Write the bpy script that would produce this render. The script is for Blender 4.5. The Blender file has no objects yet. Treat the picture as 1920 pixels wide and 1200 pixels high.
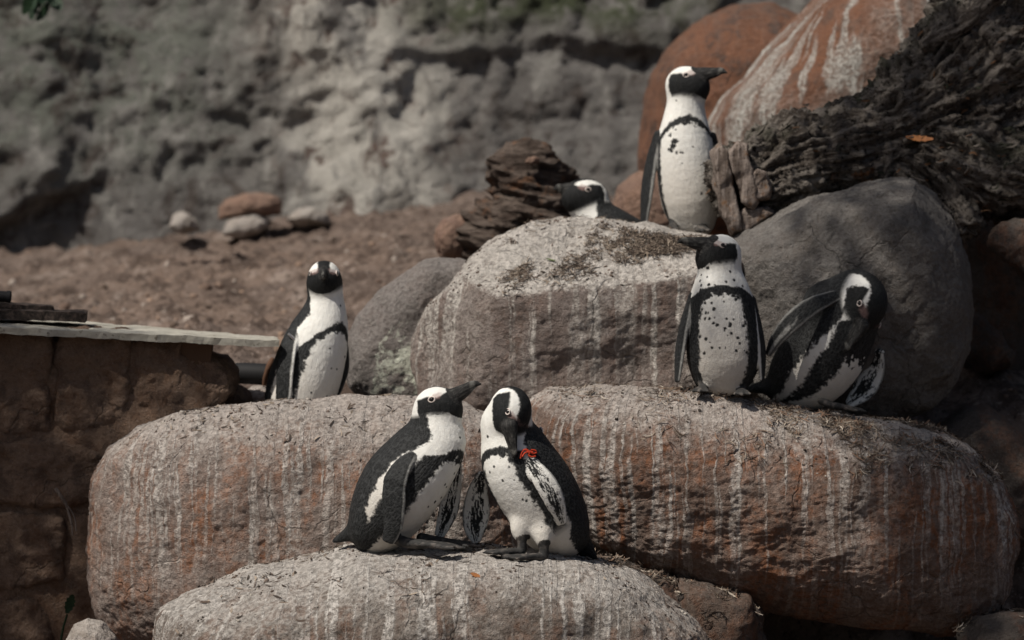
import bpy, math, random
import numpy as np
from mathutils import Vector
from mathutils.bvhtree import BVHTree

random.seed(7)
RNG = np.random.RandomState(11)
SC = bpy.context.scene
COL = SC.collection

# ------------------------------------------------------------------ camera
LENS = 106.0
FPX = 1920 * LENS / 36.0
PITCH = math.radians(1.2)
cam_d = bpy.data.cameras.new('camera')
cam = bpy.data.objects.new('camera', cam_d)
COL.objects.link(cam)
cam_d.lens = LENS
cam_d.sensor_width = 36.0
cam_d.clip_start = 0.1
cam_d.clip_end = 300
cam.rotation_euler = (math.pi / 2 - PITCH, 0, 0)
cam_d.dof.use_dof = True
cam_d.dof.focus_distance = 10.05
cam_d.dof.aperture_fstop = 2.0
cam_d.dof.aperture_blades = 9
SC.camera = cam

# ------------------------------------------------------------------ sky, sun, exposure
SUN_DIR = Vector((-0.45, -0.34, 0.82)).normalized()
world = bpy.data.worlds.new('World')
SC.world = world
world.use_nodes = True
wn = world.node_tree
for n in list(wn.nodes):
    wn.nodes.remove(n)
sky = wn.nodes.new('ShaderNodeTexSky')
sky.sky_type = 'NISHITA'
sky.sun_disc = False
sky.sun_elevation = math.asin(SUN_DIR.z)
sky.sun_rotation = math.atan2(SUN_DIR.x, SUN_DIR.y)
sky.air_density = 1.0
sky.dust_density = 3.0
bg = wn.nodes.new('ShaderNodeBackground')
bg.inputs['Strength'].default_value = 0.05
wo = wn.nodes.new('ShaderNodeOutputWorld')
wn.links.new(sky.outputs[0], bg.inputs[0])
wn.links.new(bg.outputs[0], wo.inputs[0])

sun_d = bpy.data.lights.new('sun', 'SUN')
sun_d.energy = 4.6
sun_d.angle = math.radians(0.5)
sun_d.color = (1.0, 0.93, 0.84)
sun = bpy.data.objects.new('sun', sun_d)
COL.objects.link(sun)
sun.rotation_euler = SUN_DIR.to_track_quat('Z', 'Y').to_euler()
sun.location = (-6, -3, 12)

SC.view_settings.view_transform = 'Standard'
SC.view_settings.look = 'None'
SC.view_settings.gamma = 1.0
SC.view_settings.use_curve_mapping = False
SC.view_settings.exposure = -0.06

# ------------------------------------------------------------------ pixel -> world helper
CF = np.array([0, math.cos(PITCH), -math.sin(PITCH)])
CU = np.array([0, math.sin(PITCH), math.cos(PITCH)])
CR = np.array([1.0, 0, 0])


def ray(px, py):
    return CR * ((px - 960) / FPX) + CU * ((600 - py) / FPX) + CF


def P(px, py, Y):
    d = ray(px, py)
    return d * (Y / d[1])


# ------------------------------------------------------------------ numpy noise
_perm = RNG.permutation(256)
_perm = np.concatenate([_perm, _perm])
_g = RNG.normal(size=(256, 3))
_g /= np.linalg.norm(_g, axis=1)[:, None]


def gnoise(p):
    p = np.asarray(p, float)
    i = np.floor(p).astype(int)
    f = p - i
    i &= 255
    u = f * f * f * (f * (f * 6 - 15) + 10)
    out = np.zeros(len(p))
    for dx in (0, 1):
        wx = u[:, 0] if dx else 1 - u[:, 0]
        hx = _perm[(i[:, 0] + dx) & 255]
        for dy in (0, 1):
            wy = u[:, 1] if dy else 1 - u[:, 1]
            hy = _perm[hx + ((i[:, 1] + dy) & 255)]
            for dz in (0, 1):
                wz = u[:, 2] if dz else 1 - u[:, 2]
                h = _perm[hy + ((i[:, 2] + dz) & 255)]
                g = _g[h]
                out += wx * wy * wz * (g[:, 0] * (f[:, 0] - dx) + g[:, 1] * (f[:, 1] - dy) + g[:, 2] * (f[:, 2] - dz))
    return out * 1.6


def fbm(p, octv=5, gain=0.5, lac=2.07):
    s = 0
    a = 1.0
    q = np.asarray(p, float).copy()
    for o in range(octv):
        s = s + a * gnoise(q + 17.3 * o)
        q = q * lac
        a *= gain
    return s


def ridged(p, octv=4, gain=0.5, lac=2.1):
    s = 0
    a = 1.0
    q = np.asarray(p, float).copy()
    for o in range(octv):
        s = s + a * (1 - 2 * np.abs(gnoise(q + 9.1 * o)))
        q = q * lac
        a *= gain
    return s


def sstep(x, a, b):
    t = np.clip((x - a) / (b - a), 0, 1)
    return t * t * (3 - 2 * t)


# ------------------------------------------------------------------ mesh helpers
def vnormals(v, f):
    n = np.zeros_like(v)
    a, b, c, d = v[f[:, 0]], v[f[:, 1]], v[f[:, 2]], v[f[:, -1]]
    fn = np.cross(c - a, d - b) if f.shape[1] == 4 else np.cross(b - a, c - a)
    for k in range(f.shape[1]):
        for ax in range(3):
            n[:, ax] += np.bincount(f[:, k], fn[:, ax], len(v))
    l = np.linalg.norm(n, axis=1)
    return n / np.maximum(l, 1e-12)[:, None]


def mesh_np(name, v, f, mat=None, smooth=True, attrs=None, cols=None, parent=None, origin=None, midx=None):
    v = np.asarray(v, float)
    f = np.asarray(f, int)
    if origin is None:
        lo, hi = v.min(0), v.max(0)
        origin = np.array([(lo[0] + hi[0]) / 2, (lo[1] + hi[1]) / 2, lo[2]])
    v = v - origin
    me = bpy.data.meshes.new(name)
    nf, k = f.shape
    me.vertices.add(len(v))
    me.vertices.foreach_set('co', v.astype(np.float32).ravel())
    me.loops.add(nf * k)
    me.loops.foreach_set('vertex_index', f.astype(np.int32).ravel())
    me.polygons.add(nf)
    me.polygons.foreach_set('loop_start', np.arange(0, nf * k, k, dtype=np.int32))
    me.update(calc_edges=True)
    me.polygons.foreach_set('use_smooth', np.full(nf, smooth))
    mats = mat if isinstance(mat, (list, tuple)) else [mat]
    for m in mats:
        if m:
            me.materials.append(m)
    if midx is not None:
        me.polygons.foreach_set('material_index', np.asarray(midx, np.int32))
    for an, av in (attrs or {}).items():
        at = me.attributes.new(an, 'FLOAT', 'POINT')
        at.data.foreach_set('value', np.asarray(av, np.float32))
    if cols is not None:
        at = me.attributes.new('col', 'FLOAT_COLOR', 'POINT')
        c4 = np.ones((len(v), 4), np.float32)
        c4[:, :3] = cols
        at.data.foreach_set('color', c4.ravel())
    me.validate()
    o = bpy.data.objects.new(name, me)
    COL.objects.link(o)
    if parent is not None:
        o.parent = parent
        o.location = Vector(origin) - parent.location
    else:
        o.location = origin
    return o


def tag(o, label=None, cat=None, group=None, kind=None):
    if label:
        o['label'] = label
    if cat:
        o['category'] = cat
    if group:
        o['group'] = group
    if kind:
        o['kind'] = kind
    return o


def empty(name, loc):
    o = bpy.data.objects.new(name, None)
    o.empty_display_size = 0.1
    o.location = Vector(loc)
    COL.objects.link(o)
    return o


_cs = {}


def cubesphere(n):
    if n in _cs:
        return _cs[n]
    g = np.arange(n + 1)
    A, B = np.meshgrid(g, g, indexing='ij')
    pts = []
    for ax in range(3):
        for s in (0, n):
            c = [None] * 3
            c[ax] = np.full(A.shape, s)
            c[(ax + 1) % 3] = A if s else B
            c[(ax + 2) % 3] = B if s else A
            pts.append(np.stack(c, -1).reshape(-1, 3))
    pts = np.concatenate(pts)
    key = (pts[:, 0] * (n + 1) + pts[:, 1]) * (n + 1) + pts[:, 2]
    u, first, inv = np.unique(key, return_index=True, return_inverse=True)
    q = pts[first].astype(float) / n * 2 - 1
    q = np.tan(q * math.pi / 4)
    d = q / np.linalg.norm(q, axis=1)[:, None]
    idx = np.arange((n + 1) ** 2).reshape(n + 1, n + 1)
    quad = np.stack([idx[:-1, :-1], idx[1:, :-1], idx[1:, 1:], idx[:-1, 1:]], -1).reshape(-1, 4)
    faces = np.concatenate([inv[quad + k * (n + 1) ** 2] for k in range(6)])
    _cs[n] = (d, faces)
    return _cs[n]


# ------------------------------------------------------------------ node helpers
class NT:
    def __init__(self, name):
        self.mat = bpy.data.materials.new(name)
        self.mat.use_nodes = True
        self.t = self.mat.node_tree
        for n in list(self.t.nodes):
            self.t.nodes.remove(n)
        self.out = self.n('ShaderNodeOutputMaterial')
        self.bsdf = self.n('ShaderNodeBsdfPrincipled')
        self.t.links.new(self.bsdf.outputs[0], self.out.inputs[0])

    def n(self, typ, ins=None, **props):
        nd = self.t.nodes.new(typ)
        for k, v in props.items():
            setattr(nd, k, v)
        for k, v in (ins or {}).items():
            self.set(nd.inputs[k], v)
        return nd

    def set(self, sock, v):
        if isinstance(v, bpy.types.NodeSocket):
            self.t.links.new(v, sock)
        elif isinstance(v, (tuple, list)) and len(v) == 3 and sock.type == 'RGBA':
            sock.default_value = (*v, 1)
        else:
            sock.default_value = v

    def math(self, op, a, b=0.0, clamp=False):
        return self.n('ShaderNodeMath', {0: a, 1: b}, operation=op, use_clamp=clamp).outputs[0]

    def mix(self, fac, a, b, mode='MIX'):
        nd = self.n('ShaderNodeMix', data_type='RGBA', blend_type=mode)
        self.set(nd.inputs[0], fac)
        self.set(nd.inputs[6], a)
        self.set(nd.inputs[7], b)
        return nd.outputs[2]

    def step(self, v, a, b, lo=0.0, hi=1.0):
        return self.n('ShaderNodeMapRange', {0: v, 1: a, 2: b, 3: lo, 4: hi}, interpolation_type='SMOOTHSTEP').outputs[0]

    def attr(self, name, out='Fac'):
        return self.n('ShaderNodeAttribute', attribute_name=name).outputs[out]

    def vec(self, x, y, z):
        return self.n('ShaderNodeCombineXYZ', {0: x, 1: y, 2: z}).outputs[0]

    def obj(self):
        return self.n('ShaderNodeTexCoord').outputs['Object']

    def scale(self, v, s):
        return self.n('ShaderNodeVectorMath', {0: v, 1: s}, operation='MULTIPLY').outputs[0]

    def noise(self, v, scale, detail=5.0, rough=0.6, dist=0.0):
        return self.n('ShaderNodeTexNoise', {'Vector': v, 'Scale': scale, 'Detail': detail, 'Roughness': rough, 'Distortion': dist}).outputs[0]

    def voro(self, v, scale, feature='F1'):
        return self.n('ShaderNodeTexVoronoi', {'Vector': v, 'Scale': scale}, feature=feature).outputs[0]

    def bump(self, h, strength=0.5, dist=0.01, normal=None):
        ins = {'Height': h, 'Strength': strength, 'Distance': dist}
        if normal is not None:
            ins['Normal'] = normal
        return self.n('ShaderNodeBump', ins).outputs[0]

    def done(self, color, rough=0.8, normal=None, spec=0.3):
        self.set(self.bsdf.inputs['Base Color'], color)
        self.set(self.bsdf.inputs['Roughness'], rough)
        self.set(self.bsdf.inputs['Specular IOR Level'], spec)
        if normal is not None:
            self.set(self.bsdf.inputs['Normal'], normal)
        return self.mat


def rock_mat(name, c1, c2, c3, crust, crust_lo=0.35, crust_hi=0.9, crust_amt=0.8, streak=0.7, slen=0.45,
             k1=9.0, k2=34.0, orange=0.5, orange_col=(0.30, 0.12, 0.055), bump=1.0, lichen=0.0, grain=190.0, gen=0.0):
    """weathered boulder: stone patches, guano crust on the top, run-off streaks that follow the fall line"""
    t = NT(name)
    o = t.obj()
    su, sv, up = t.attr('su'), t.attr('sv'), t.attr('up')
    n_big = t.noise(o, 3.1, 6, 0.62)
    n_mid = t.noise(o, 11.0, 7, 0.70)
    n_fine = t.noise(o, 58.0, 5, 0.72)
    n_grain = t.noise(o, grain, 3, 0.7)
    col = t.mix(t.step(n_big, 0.40, 0.60), c1, c2)
    col = t.mix(t.step(n_mid, 0.47, 0.60), col, c3)
    ov = t.vec(su, t.math('MULTIPLY', sv, 0.55), 0.0)
    n_or = t.noise(ov, 6.5, 6, 0.66)
    n_or2 = t.noise(o, 30.0, 5, 0.72)
    ofac = t.math('MULTIPLY', t.step(n_or, 0.44, 0.58), t.step(n_or2, 0.36, 0.60))
    col = t.mix(t.math('MULTIPLY', ofac, orange), col, orange_col)
    # crust lying on what faces up, broken by noise
    upn = t.math('ADD', up, t.math('MULTIPLY', t.math('SUBTRACT', n_mid, 0.5), 1.0))
    upn = t.math('ADD', upn, t.math('MULTIPLY', t.math('SUBTRACT', n_fine, 0.5), 0.7))
    top = t.math('MULTIPLY', t.step(upn, crust_lo, crust_hi), crust_amt)
    gfac = t.math('ADD', t.math('MULTIPLY', n_mid, 0.6), t.math('MULTIPLY', n_fine, 0.4))
    top = t.math('MAXIMUM', top, t.math('MULTIPLY', t.step(gfac, 0.44, 0.60), gen))
    # run-off streaks
    wob = t.math('ADD', su, t.math('MULTIPLY', t.math('SUBTRACT', t.noise(t.vec(su, sv, 0.0), 6.0, 4, 0.65), 0.5), 0.05))
    wob = t.math('ADD', wob, t.math('MULTIPLY', t.math('SUBTRACT', n_fine, 0.5), 0.007))
    s1 = t.step(t.noise(t.vec(t.math('MULTIPLY', wob, k1), t.math('MULTIPLY', sv, 0.9), 0.0), 1.0, 4, 0.62), 0.46, 0.60)
    s2 = t.step(t.noise(t.vec(t.math('MULTIPLY', wob, k2), t.math('MULTIPLY', sv, 0.9), 3.0), 1.0, 3, 0.55), 0.51, 0.59)
    s3 = t.step(t.noise(t.vec(t.math('MULTIPLY', wob, k2 * 2.1), t.math('MULTIPLY', sv, 1.2), 8.0), 1.0, 2, 0.5), 0.56, 0.62)
    brk = t.step(t.math('ADD', t.math('MULTIPLY', n_fine, 0.6), t.math('MULTIPLY', n_or2, 0.4)), 0.40, 0.56)
    svn = t.math('ADD', sv, t.math('MULTIPLY', t.noise(t.vec(t.math('MULTIPLY', su, 16.0), 0.0, 5.0), 1.0, 2, 0.5), -slen * 1.5))
    fade = t.step(svn, -slen * 0.6, slen * 0.8, 1.0, 0.03)
    st = t.math('ADD', t.math('MULTIPLY', s1, 0.34), t.math('ADD', t.math('MULTIPLY', s2, 0.75), t.math('MULTIPLY', s3, 0.75)))
    st = t.math('MULTIPLY', t.math('MULTIPLY', st, fade), t.math('MULTIPLY', t.math('ADD', t.math('MULTIPLY', brk, 0.65), 0.50), streak), True)
    white = t.math('MAXIMUM', top, st, True)
    crust_c = t.mix(t.step(n_fine, 0.34, 0.66), tuple(c * 0.62 for c in crust), crust)
    col = t.mix(white, col, crust_c)
    if lichen > 0:
        lf = t.math('MULTIPLY', t.step(t.noise(o, 6.5, 8, 0.74, 0.3), 0.43, 0.52), lichen)
        col = t.mix(lf, col, (0.62, 0.64, 0.54))
    # mineral grains; pits darkened, dirt and painted shade together
    col = t.mix(t.math('MULTIPLY', t.step(n_grain, 0.58, 0.70), 0.28), col, (0.50, 0.46, 0.42))
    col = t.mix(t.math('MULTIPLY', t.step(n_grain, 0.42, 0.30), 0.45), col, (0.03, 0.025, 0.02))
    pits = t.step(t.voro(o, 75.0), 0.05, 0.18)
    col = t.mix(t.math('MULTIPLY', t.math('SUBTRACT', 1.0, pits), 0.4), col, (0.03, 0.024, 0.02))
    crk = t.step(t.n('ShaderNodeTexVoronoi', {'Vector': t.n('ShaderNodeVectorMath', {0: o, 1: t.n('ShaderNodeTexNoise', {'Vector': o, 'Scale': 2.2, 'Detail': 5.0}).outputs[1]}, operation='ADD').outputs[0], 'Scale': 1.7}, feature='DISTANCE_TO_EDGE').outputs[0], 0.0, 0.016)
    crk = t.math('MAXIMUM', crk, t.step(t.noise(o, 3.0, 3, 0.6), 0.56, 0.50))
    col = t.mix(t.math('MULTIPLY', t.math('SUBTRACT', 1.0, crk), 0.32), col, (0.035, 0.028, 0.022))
    col = t.mix(0.7, col, t.mix(t.step(t.math('ADD', t.math('MULTIPLY', n_fine, 0.55), t.math('MULTIPLY', n_mid, 0.45)), 0.34, 0.54), (0.55, 0.51, 0.48), (1.0, 1.0, 1.0)), 'MULTIPLY')  # bump lows darkened in the colour like shaded hollows
    h = t.math('ADD', t.math('MULTIPLY', n_fine, 1.4), t.math('MULTIPLY', n_grain, 0.55))
    h = t.math('ADD', h, t.math('MULTIPLY', st, 0.30))
    h = t.math('ADD', h, t.math('MULTIPLY', pits, 0.3))
    h = t.math('ADD', h, t.math('MULTIPLY', crk, 0.5))
    h2 = t.math('ADD', h, t.math('MULTIPLY', n_mid, 1.3))
    return t.done(col, 0.88, t.bump(h2, min(1.0, 1.0 * bump), 0.014), 0.25)


# ------------------------------------------------------------------ boulders
BVH = {}


def bvh_of(name, v, f):
    BVH[name] = BVHTree.FromPolygons([tuple(x) for x in v], [tuple(int(i) for i in q) for q in f])


def hit(px, py, names):
    best = None
    d = Vector(ray(px, py)).normalized()
    for n in names:
        loc, nor, i, dist = BVH[n].ray_cast(Vector((0, 0, 0)), d, 60)
        if loc is not None and (best is None or dist < best[2]):
            best = (np.array(loc), np.array(nor), dist)
    return best


def boulder(key, objname, outline, Y, Df, Db, p=2.6, n=100, amp=0.05, freq=2.2, cuts=(), cut_k=14.0, mat=None, fine=0.006,
            rough_ridge=0.0, seed=0.0, layers=None, parent=None, centre=None, dents=(), pin=1.0, keep_bvh=True, ridge=(-0.55, 0.6)):
    """a boulder blown up from its silhouette: every ray from the centre ends on a rounded solid Df + Db metres deep"""
    pts = np.array([P(x, y, Y) for x, y in outline])
    if centre is None:
        c = (pts.min(0) + pts.max(0)) / 2
    else:
        c = P(centre[0], centre[1], Y)
    c[1] = Y
    rel = pts - c
    ang = np.arctan2(rel[:, 2], rel[:, 0])
    rad = np.hypot(rel[:, 0], rel[:, 2])
    order = np.argsort(ang)
    ang, rad = ang[order], rad[order]
    # dense resample along straight chords so that corners stay where they are
    pa = np.concatenate([ang, [ang[0] + 2 * math.pi]])
    ptsx = np.stack([rad * np.cos(ang), rad * np.sin(ang)], 1)
    ptsx = np.concatenate([ptsx, ptsx[:1]])
    dense = []
    for i in range(len(ptsx) - 1):
        for h in np.linspace(0, 1, 24, endpoint=False):
            dense.append(ptsx[i] * (1 - h) + ptsx[i + 1] * h)
    dense = np.array(dense)
    da = np.unwrap(np.arctan2(dense[:, 1], dense[:, 0]))
    dr = np.hypot(dense[:, 0], dense[:, 1])
    # gentle circular smoothing
    kk = int(9 * pin)
    if kk > 1:
        w = np.hanning(kk + 2)[1:-1]
        w /= w.sum()
        ext = np.concatenate([dr[-kk:], dr, dr[:kk]])
        dr = np.convolve(ext, w, 'same')[kk:-kk]
    o = np.argsort(da % (2 * math.pi))
    A = (da % (2 * math.pi))[o]
    R = dr[o]
    A = np.concatenate([A[-2:] - 2 * math.pi, A, A[:2] + 2 * math.pi])
    R = np.concatenate([R[-2:], R, R[:2]])
    d, f = cubesphere(n)
    # spread the rays so that long boulders get even cells
    hx, hz = np.ptp(rel[:, 0]) / 2, np.ptp(rel[:, 2]) / 2
    dd = d * np.array([hx, (Df + Db) / 2, hz])
    dd /= np.linalg.norm(dd, axis=1)[:, None]
    phi = np.arctan2(dd[:, 2], dd[:, 0]) % (2 * math.pi)
    rs = np.interp(phi, A, R)
    inpl = np.hypot(dd[:, 0], dd[:, 2])
    D = np.where(dd[:, 1] < 0, Df, Db)
    r = ((inpl / rs) ** p + (np.abs(dd[:, 1]) / D) ** p) ** (-1.0 / p)
    for nrm, pt in cuts:
        nrm = np.array(nrm, float)
        nrm /= np.linalg.norm(nrm)
        dist = float(np.dot(nrm, np.array(pt) - c))
        dn = dd @ nrm
        rc = np.where(dn > 1e-3, dist / np.maximum(dn, 1e-3), 1e3)
        rc = np.minimum(rc, 50)
        r = (r ** (-cut_k) + rc ** (-cut_k)) ** (-1.0 / cut_k)
    v = c + dd * r[:, None]
    nb = vnormals(v, f)
    up = nb[:, 2].copy()
    # attributes for run-off
    x0, x1 = c[0] + hx * ridge[0], c[0] + hx * ridge[1]
    s = np.clip(v[:, 0], x0, x1)
    du = v[:, 0] - s
    dy = np.maximum(-(v[:, 1] - (Y + 0.05)), 0.02)
    su = s + min(0.45, hz) * np.arctan2(du, dy)
    sv = v[:, 2].max() - v[:, 2]
    q = v + seed
    disp = amp * fbm(q * freq, 4, 0.5) + amp * 0.22 * fbm(q * freq * 3.3 + 5, 3, 0.5)
    if rough_ridge:
        disp += rough_ridge * (ridged(q * freq * 0.9 + 3, 2, 0.4) - 0.7)
    disp += fine * 0.7 * fbm(q * 26, 3, 0.6) + fine * 0.45 * fbm(q * 70, 2, 0.6)
    if layers:
        la, lf, tilt = layers
        disp += la * ridged(np.stack([q[:, 0] * lf * 0.16 , q[:, 1] * lf * 0.16, (q[:, 2] + tilt * q[:, 0]) * lf], 1) , 3)
    for (dx_, dy_, rr, depth) in dents:
        pp = P(dx_, dy_, Y - Df * 0.8)
        e = ((v[:, 0] - pp[0]) ** 2 + (v[:, 2] - pp[2]) ** 2) / rr ** 2
        disp -= depth * np.exp(-e) * (v[:, 1] < Y)
    v = v + nb * disp[:, None]
    ob = mesh_np(objname, v, f, mat, attrs={'su': su, 'sv': sv, 'up': up}, parent=parent)
    if keep_bvh:
        bvh_of(key, v, f)
    GEO[key] = (v, f, up)
    return ob


GEO = {}

# ------------------------------------------------------------------ ground
def ground_z(x, y):
    z = np.interp(y, [0, 9.0, 10.4, 11.15, 11.5, 12.1, 13.5, 15.0, 17.0, 40.0], [-1.8, -1.72, -1.62, -1.5, -0.66, -0.43, -0.27, -0.07, 0.14, 1.4])
    side = np.interp(x, [-6, -2.4, -1.2, 0.0, 1.2, 6], [-0.2, -0.10, 0.05, 0.23, 0.26, 0.28])
    z = z + side * sstep(y, 12.0, 15.5)
    return z


xs = np.concatenate([np.linspace(-40, -4.1, 14), np.linspace(-4, 4, 330), np.linspace(4.1, 40, 14)])
ys = np.concatenate([np.linspace(-20, 8.4, 14), np.linspace(8.5, 18, 380), np.linspace(18.3, 60, 12)])
GX, GY = np.meshgrid(xs, ys, indexing='ij')
gv = np.stack([GX.ravel(), GY.ravel(), ground_z(GX, GY).ravel()], 1)
gp = gv * np.array([1, 1, 0.0])
gv[:, 2] += 0.05 * fbm(gp * 1.3, 4) + 0.034 * fbm(gp * 6 + 4, 4, 0.6) + 0.034 * np.maximum(0, fbm(gp * 17 + 9, 3, 0.6))
gi = np.arange(len(xs) * len(ys)).reshape(len(xs), len(ys))
gf = np.stack([gi[:-1, :-1], gi[1:, :-1], gi[1:, 1:], gi[:-1, 1:]], -1).reshape(-1, 4)
t = NT('sandy_earth')
o = t.obj()
nb_, nm_, nf_ = t.noise(o, 0.9, 6, 0.65), t.noise(o, 5.0, 7, 0.7), t.noise(o, 34.0, 5, 0.7)
c = t.mix(t.step(nb_, 0.36, 0.62), (0.145, 0.112, 0.095), (0.190, 0.140, 0.112))
c = t.mix(t.step(nm_, 0.46, 0.60), c, (0.080, 0.058, 0.047))
c = t.mix(t.math('MULTIPLY', t.step(t.noise(o, 2.6, 6, 0.7), 0.55, 0.68), 0.55), c, (0.36, 0.30, 0.26))
c = t.mix(t.step(nf_, 0.55, 0.68), c, (0.29, 0.235, 0.20))
c = t.mix(t.step(nf_, 0.45, 0.33), c, (0.045, 0.032, 0.025))
MAT_GROUND = t.done(c, 0.95, t.bump(t.math('ADD', t.math('MULTIPLY', nm_, 2.0), nf_), 0.8, 0.03), 0.15)
ground = mesh_np('ground', gv, gf, MAT_GROUND, origin=np.zeros(3))
tag(ground, 'brown sandy slope of dry earth rising behind the boulders', kind='structure')
bvh_of('ground', gv, gf)
GEO['ground'] = (gv, gf, None)

# ------------------------------------------------------------------ rock wall at the back
wx = np.linspace(-7, 8, 420)
wz = np.linspace(-1.2, 5.5, 300)
WX, WZ = np.meshgrid(wx, wz, indexing='ij')
X, Z = WX.ravel(), WZ.ravel()
q = np.stack([X, Z * 0 + 3.0, Z], 1)
base = 16.7 + 0.22 * (Z - 0.5) - 0.16 * X
warp = np.stack([fbm(q * 0.8 + 3, 3), fbm(q * 0.8 + 31, 3), fbm(q * 0.8 + 57, 3)], 1) * 0.35
lump = 0.085 * fbm((q + warp) * np.array([0.95, 1, 0.7]), 4, 0.5) + 0.045 * (ridged((q + warp) * np.array([2.6, 1, 1.0]) + 7, 4, 0.55) - 0.7)
lump = lump * np.interp(X, [-3, -0.6, 0.2, 4], [1.0, 1.0, 0.7, 0.7])
lump += 0.032 * fbm((q + 0.4 * warp) * np.array([4.2, 1, 3.4]) + 2, 5, 0.6) + 0.02 * (ridged(q * np.array([9.0, 1, 6.0]) + 5, 3, 0.6) - 0.8)


def pxw(px, py):
    w_ = P(px, py, 16.6)
    return w_[0], w_[2]


def sheet(px0, px1, py_mid, soft=0.15):
    a, b = pxw(px0, py_mid)[0], pxw(px1, py_mid)[0]
    return sstep(X, a - soft, a + soft) * (1 - sstep(X, b - soft, b + soft))


# moss-grown overhang across the middle of the top, a pale spur left of it, a dark crevice low at the left
zl = pxw(1000, 92)[1] + 0.10 * gnoise(q * 1.7) + 0.03 * gnoise(q * 6)
lump += 0.08 * sheet(770, 1260, 90, 0.25) * sstep(Z, zl - 0.04, zl + 0.06)
xr = pxw(670, 200)[0]
lump += 0.26 * np.exp(-((X - xr - 0.10 * np.sin(Z * 3) + 0.15 * (Z - 1)) / 0.38) ** 2)
zc = pxw(60, 385)[1] + (X - pxw(60, 385)[0]) * 0.42 + 0.05 * gnoise(q * 4)
lump += 0.20 * sheet(-700, 130, 380, 0.2) * sstep(Z, zc - 0.03, zc + 0.05)
wv = np.stack([X, base - lump, Z], 1)
wi = np.arange(len(wx) * len(wz)).reshape(len(wx), len(wz))
wf = np.stack([wi[:-1, :-1], wi[1:, :-1], wi[1:, 1:], wi[:-1, 1:]], -1).reshape(-1, 4)
moss = sheet(770, 1300, 60, 0.4) * sstep(Z, zl - 0.02, zl + 0.25)
pale = np.clip(1.5 * np.exp(-((X - xr + 0.15 * (Z - 1) - 0.06 * np.sin(Z * 9)) / 0.40) ** 2), 0, 1)
leftg = sstep(X, pxw(560, 0)[0], pxw(260, 0)[0]) * sstep(Z, 0.2, 0.9)
t = NT('cliff_stone')
o = t.obj()
ox = t.scale(o, (1.0, 1.0, 0.38))
n1, n2, n3 = t.noise(o, 1.3, 7, 0.68, 0.3), t.noise(o, 5.2, 8, 0.74, 0.5), t.noise(o, 17, 6, 0.74)
nv = t.noise(ox, 4.6, 7, 0.72, 0.5)
c = t.mix(t.step(n1, 0.38, 0.62), (0.165, 0.155, 0.147), (0.255, 0.245, 0.232))
c = t.mix(t.math('MULTIPLY', t.attr('leftg'), t.step(n2, 0.36, 0.58)), c, (0.195, 0.208, 0.178))
c = t.mix(t.math('MULTIPLY', t.step(t.noise(o, 3.4, 8, 0.75, 0.6), 0.51, 0.60), 0.85), c, (0.085, 0.068, 0.060))
c = t.mix(t.math('MULTIPLY', t.step(nv, 0.52, 0.62), 0.75), c, (0.36, 0.35, 0.325))
c = t.mix(t.math('MULTIPLY', t.attr('pale'), t.step(nv, 0.38, 0.52)), c, (0.60, 0.575, 0.52))
c = t.mix(t.math('MULTIPLY', t.attr('pale'), t.math('MULTIPLY', t.step(n2, 0.47, 0.38), 0.85)), c, (0.105, 0.056, 0.042))
c = t.mix(t.math('MULTIPLY', t.attr('moss'), t.step(n2, 0.36, 0.56)), c, (0.075, 0.088, 0.05))
c = t.mix(t.step(n3, 0.58, 0.70, 0.0, 0.6), c, (0.36, 0.35, 0.32))
c = t.mix(t.step(n3, 0.43, 0.32, 0.0, 0.7), c, (0.06, 0.05, 0.045))
MAT_CLIFF = t.done(c, 0.92, t.bump(t.math('ADD', t.math('MULTIPLY', n2, 2.5), n3), 1.0, 0.05), 0.2)
cliff = mesh_np('rock_wall', wv, wf, MAT_CLIFF, attrs={'moss': moss, 'pale': pale, 'leftg': leftg})
tag(cliff, 'tall grey green weathered rock wall closing the enclosure behind the slope', 'rock wall')

# ------------------------------------------------------------------ boulder materials
CRUST = (0.63, 0.575, 0.525)
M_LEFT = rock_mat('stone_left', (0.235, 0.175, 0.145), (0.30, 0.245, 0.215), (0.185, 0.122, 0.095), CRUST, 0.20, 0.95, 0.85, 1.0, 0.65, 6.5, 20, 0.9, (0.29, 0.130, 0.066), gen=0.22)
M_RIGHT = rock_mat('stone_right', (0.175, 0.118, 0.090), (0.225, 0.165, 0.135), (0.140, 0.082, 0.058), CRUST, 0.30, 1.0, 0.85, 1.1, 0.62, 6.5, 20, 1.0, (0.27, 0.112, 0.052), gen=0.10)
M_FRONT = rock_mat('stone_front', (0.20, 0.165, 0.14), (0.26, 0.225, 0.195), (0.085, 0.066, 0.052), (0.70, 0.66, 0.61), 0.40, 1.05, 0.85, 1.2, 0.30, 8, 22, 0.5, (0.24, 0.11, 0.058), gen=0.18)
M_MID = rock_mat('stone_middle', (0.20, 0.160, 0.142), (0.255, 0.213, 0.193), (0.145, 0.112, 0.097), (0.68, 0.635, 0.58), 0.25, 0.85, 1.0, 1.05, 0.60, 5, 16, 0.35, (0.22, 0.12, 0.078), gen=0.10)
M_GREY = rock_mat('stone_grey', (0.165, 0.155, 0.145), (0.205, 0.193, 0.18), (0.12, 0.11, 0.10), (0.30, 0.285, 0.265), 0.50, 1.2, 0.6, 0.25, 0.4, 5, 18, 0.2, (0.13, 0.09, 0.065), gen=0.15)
M_ANG = rock_mat('stone_lichen', (0.235, 0.212, 0.198), (0.28, 0.258, 0.242), (0.165, 0.148, 0.137), (0.42, 0.39, 0.36), 0.7, 1.3, 0.5, 0.05, 0.3, 5, 20, 0.05, gen=0.35)
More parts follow.
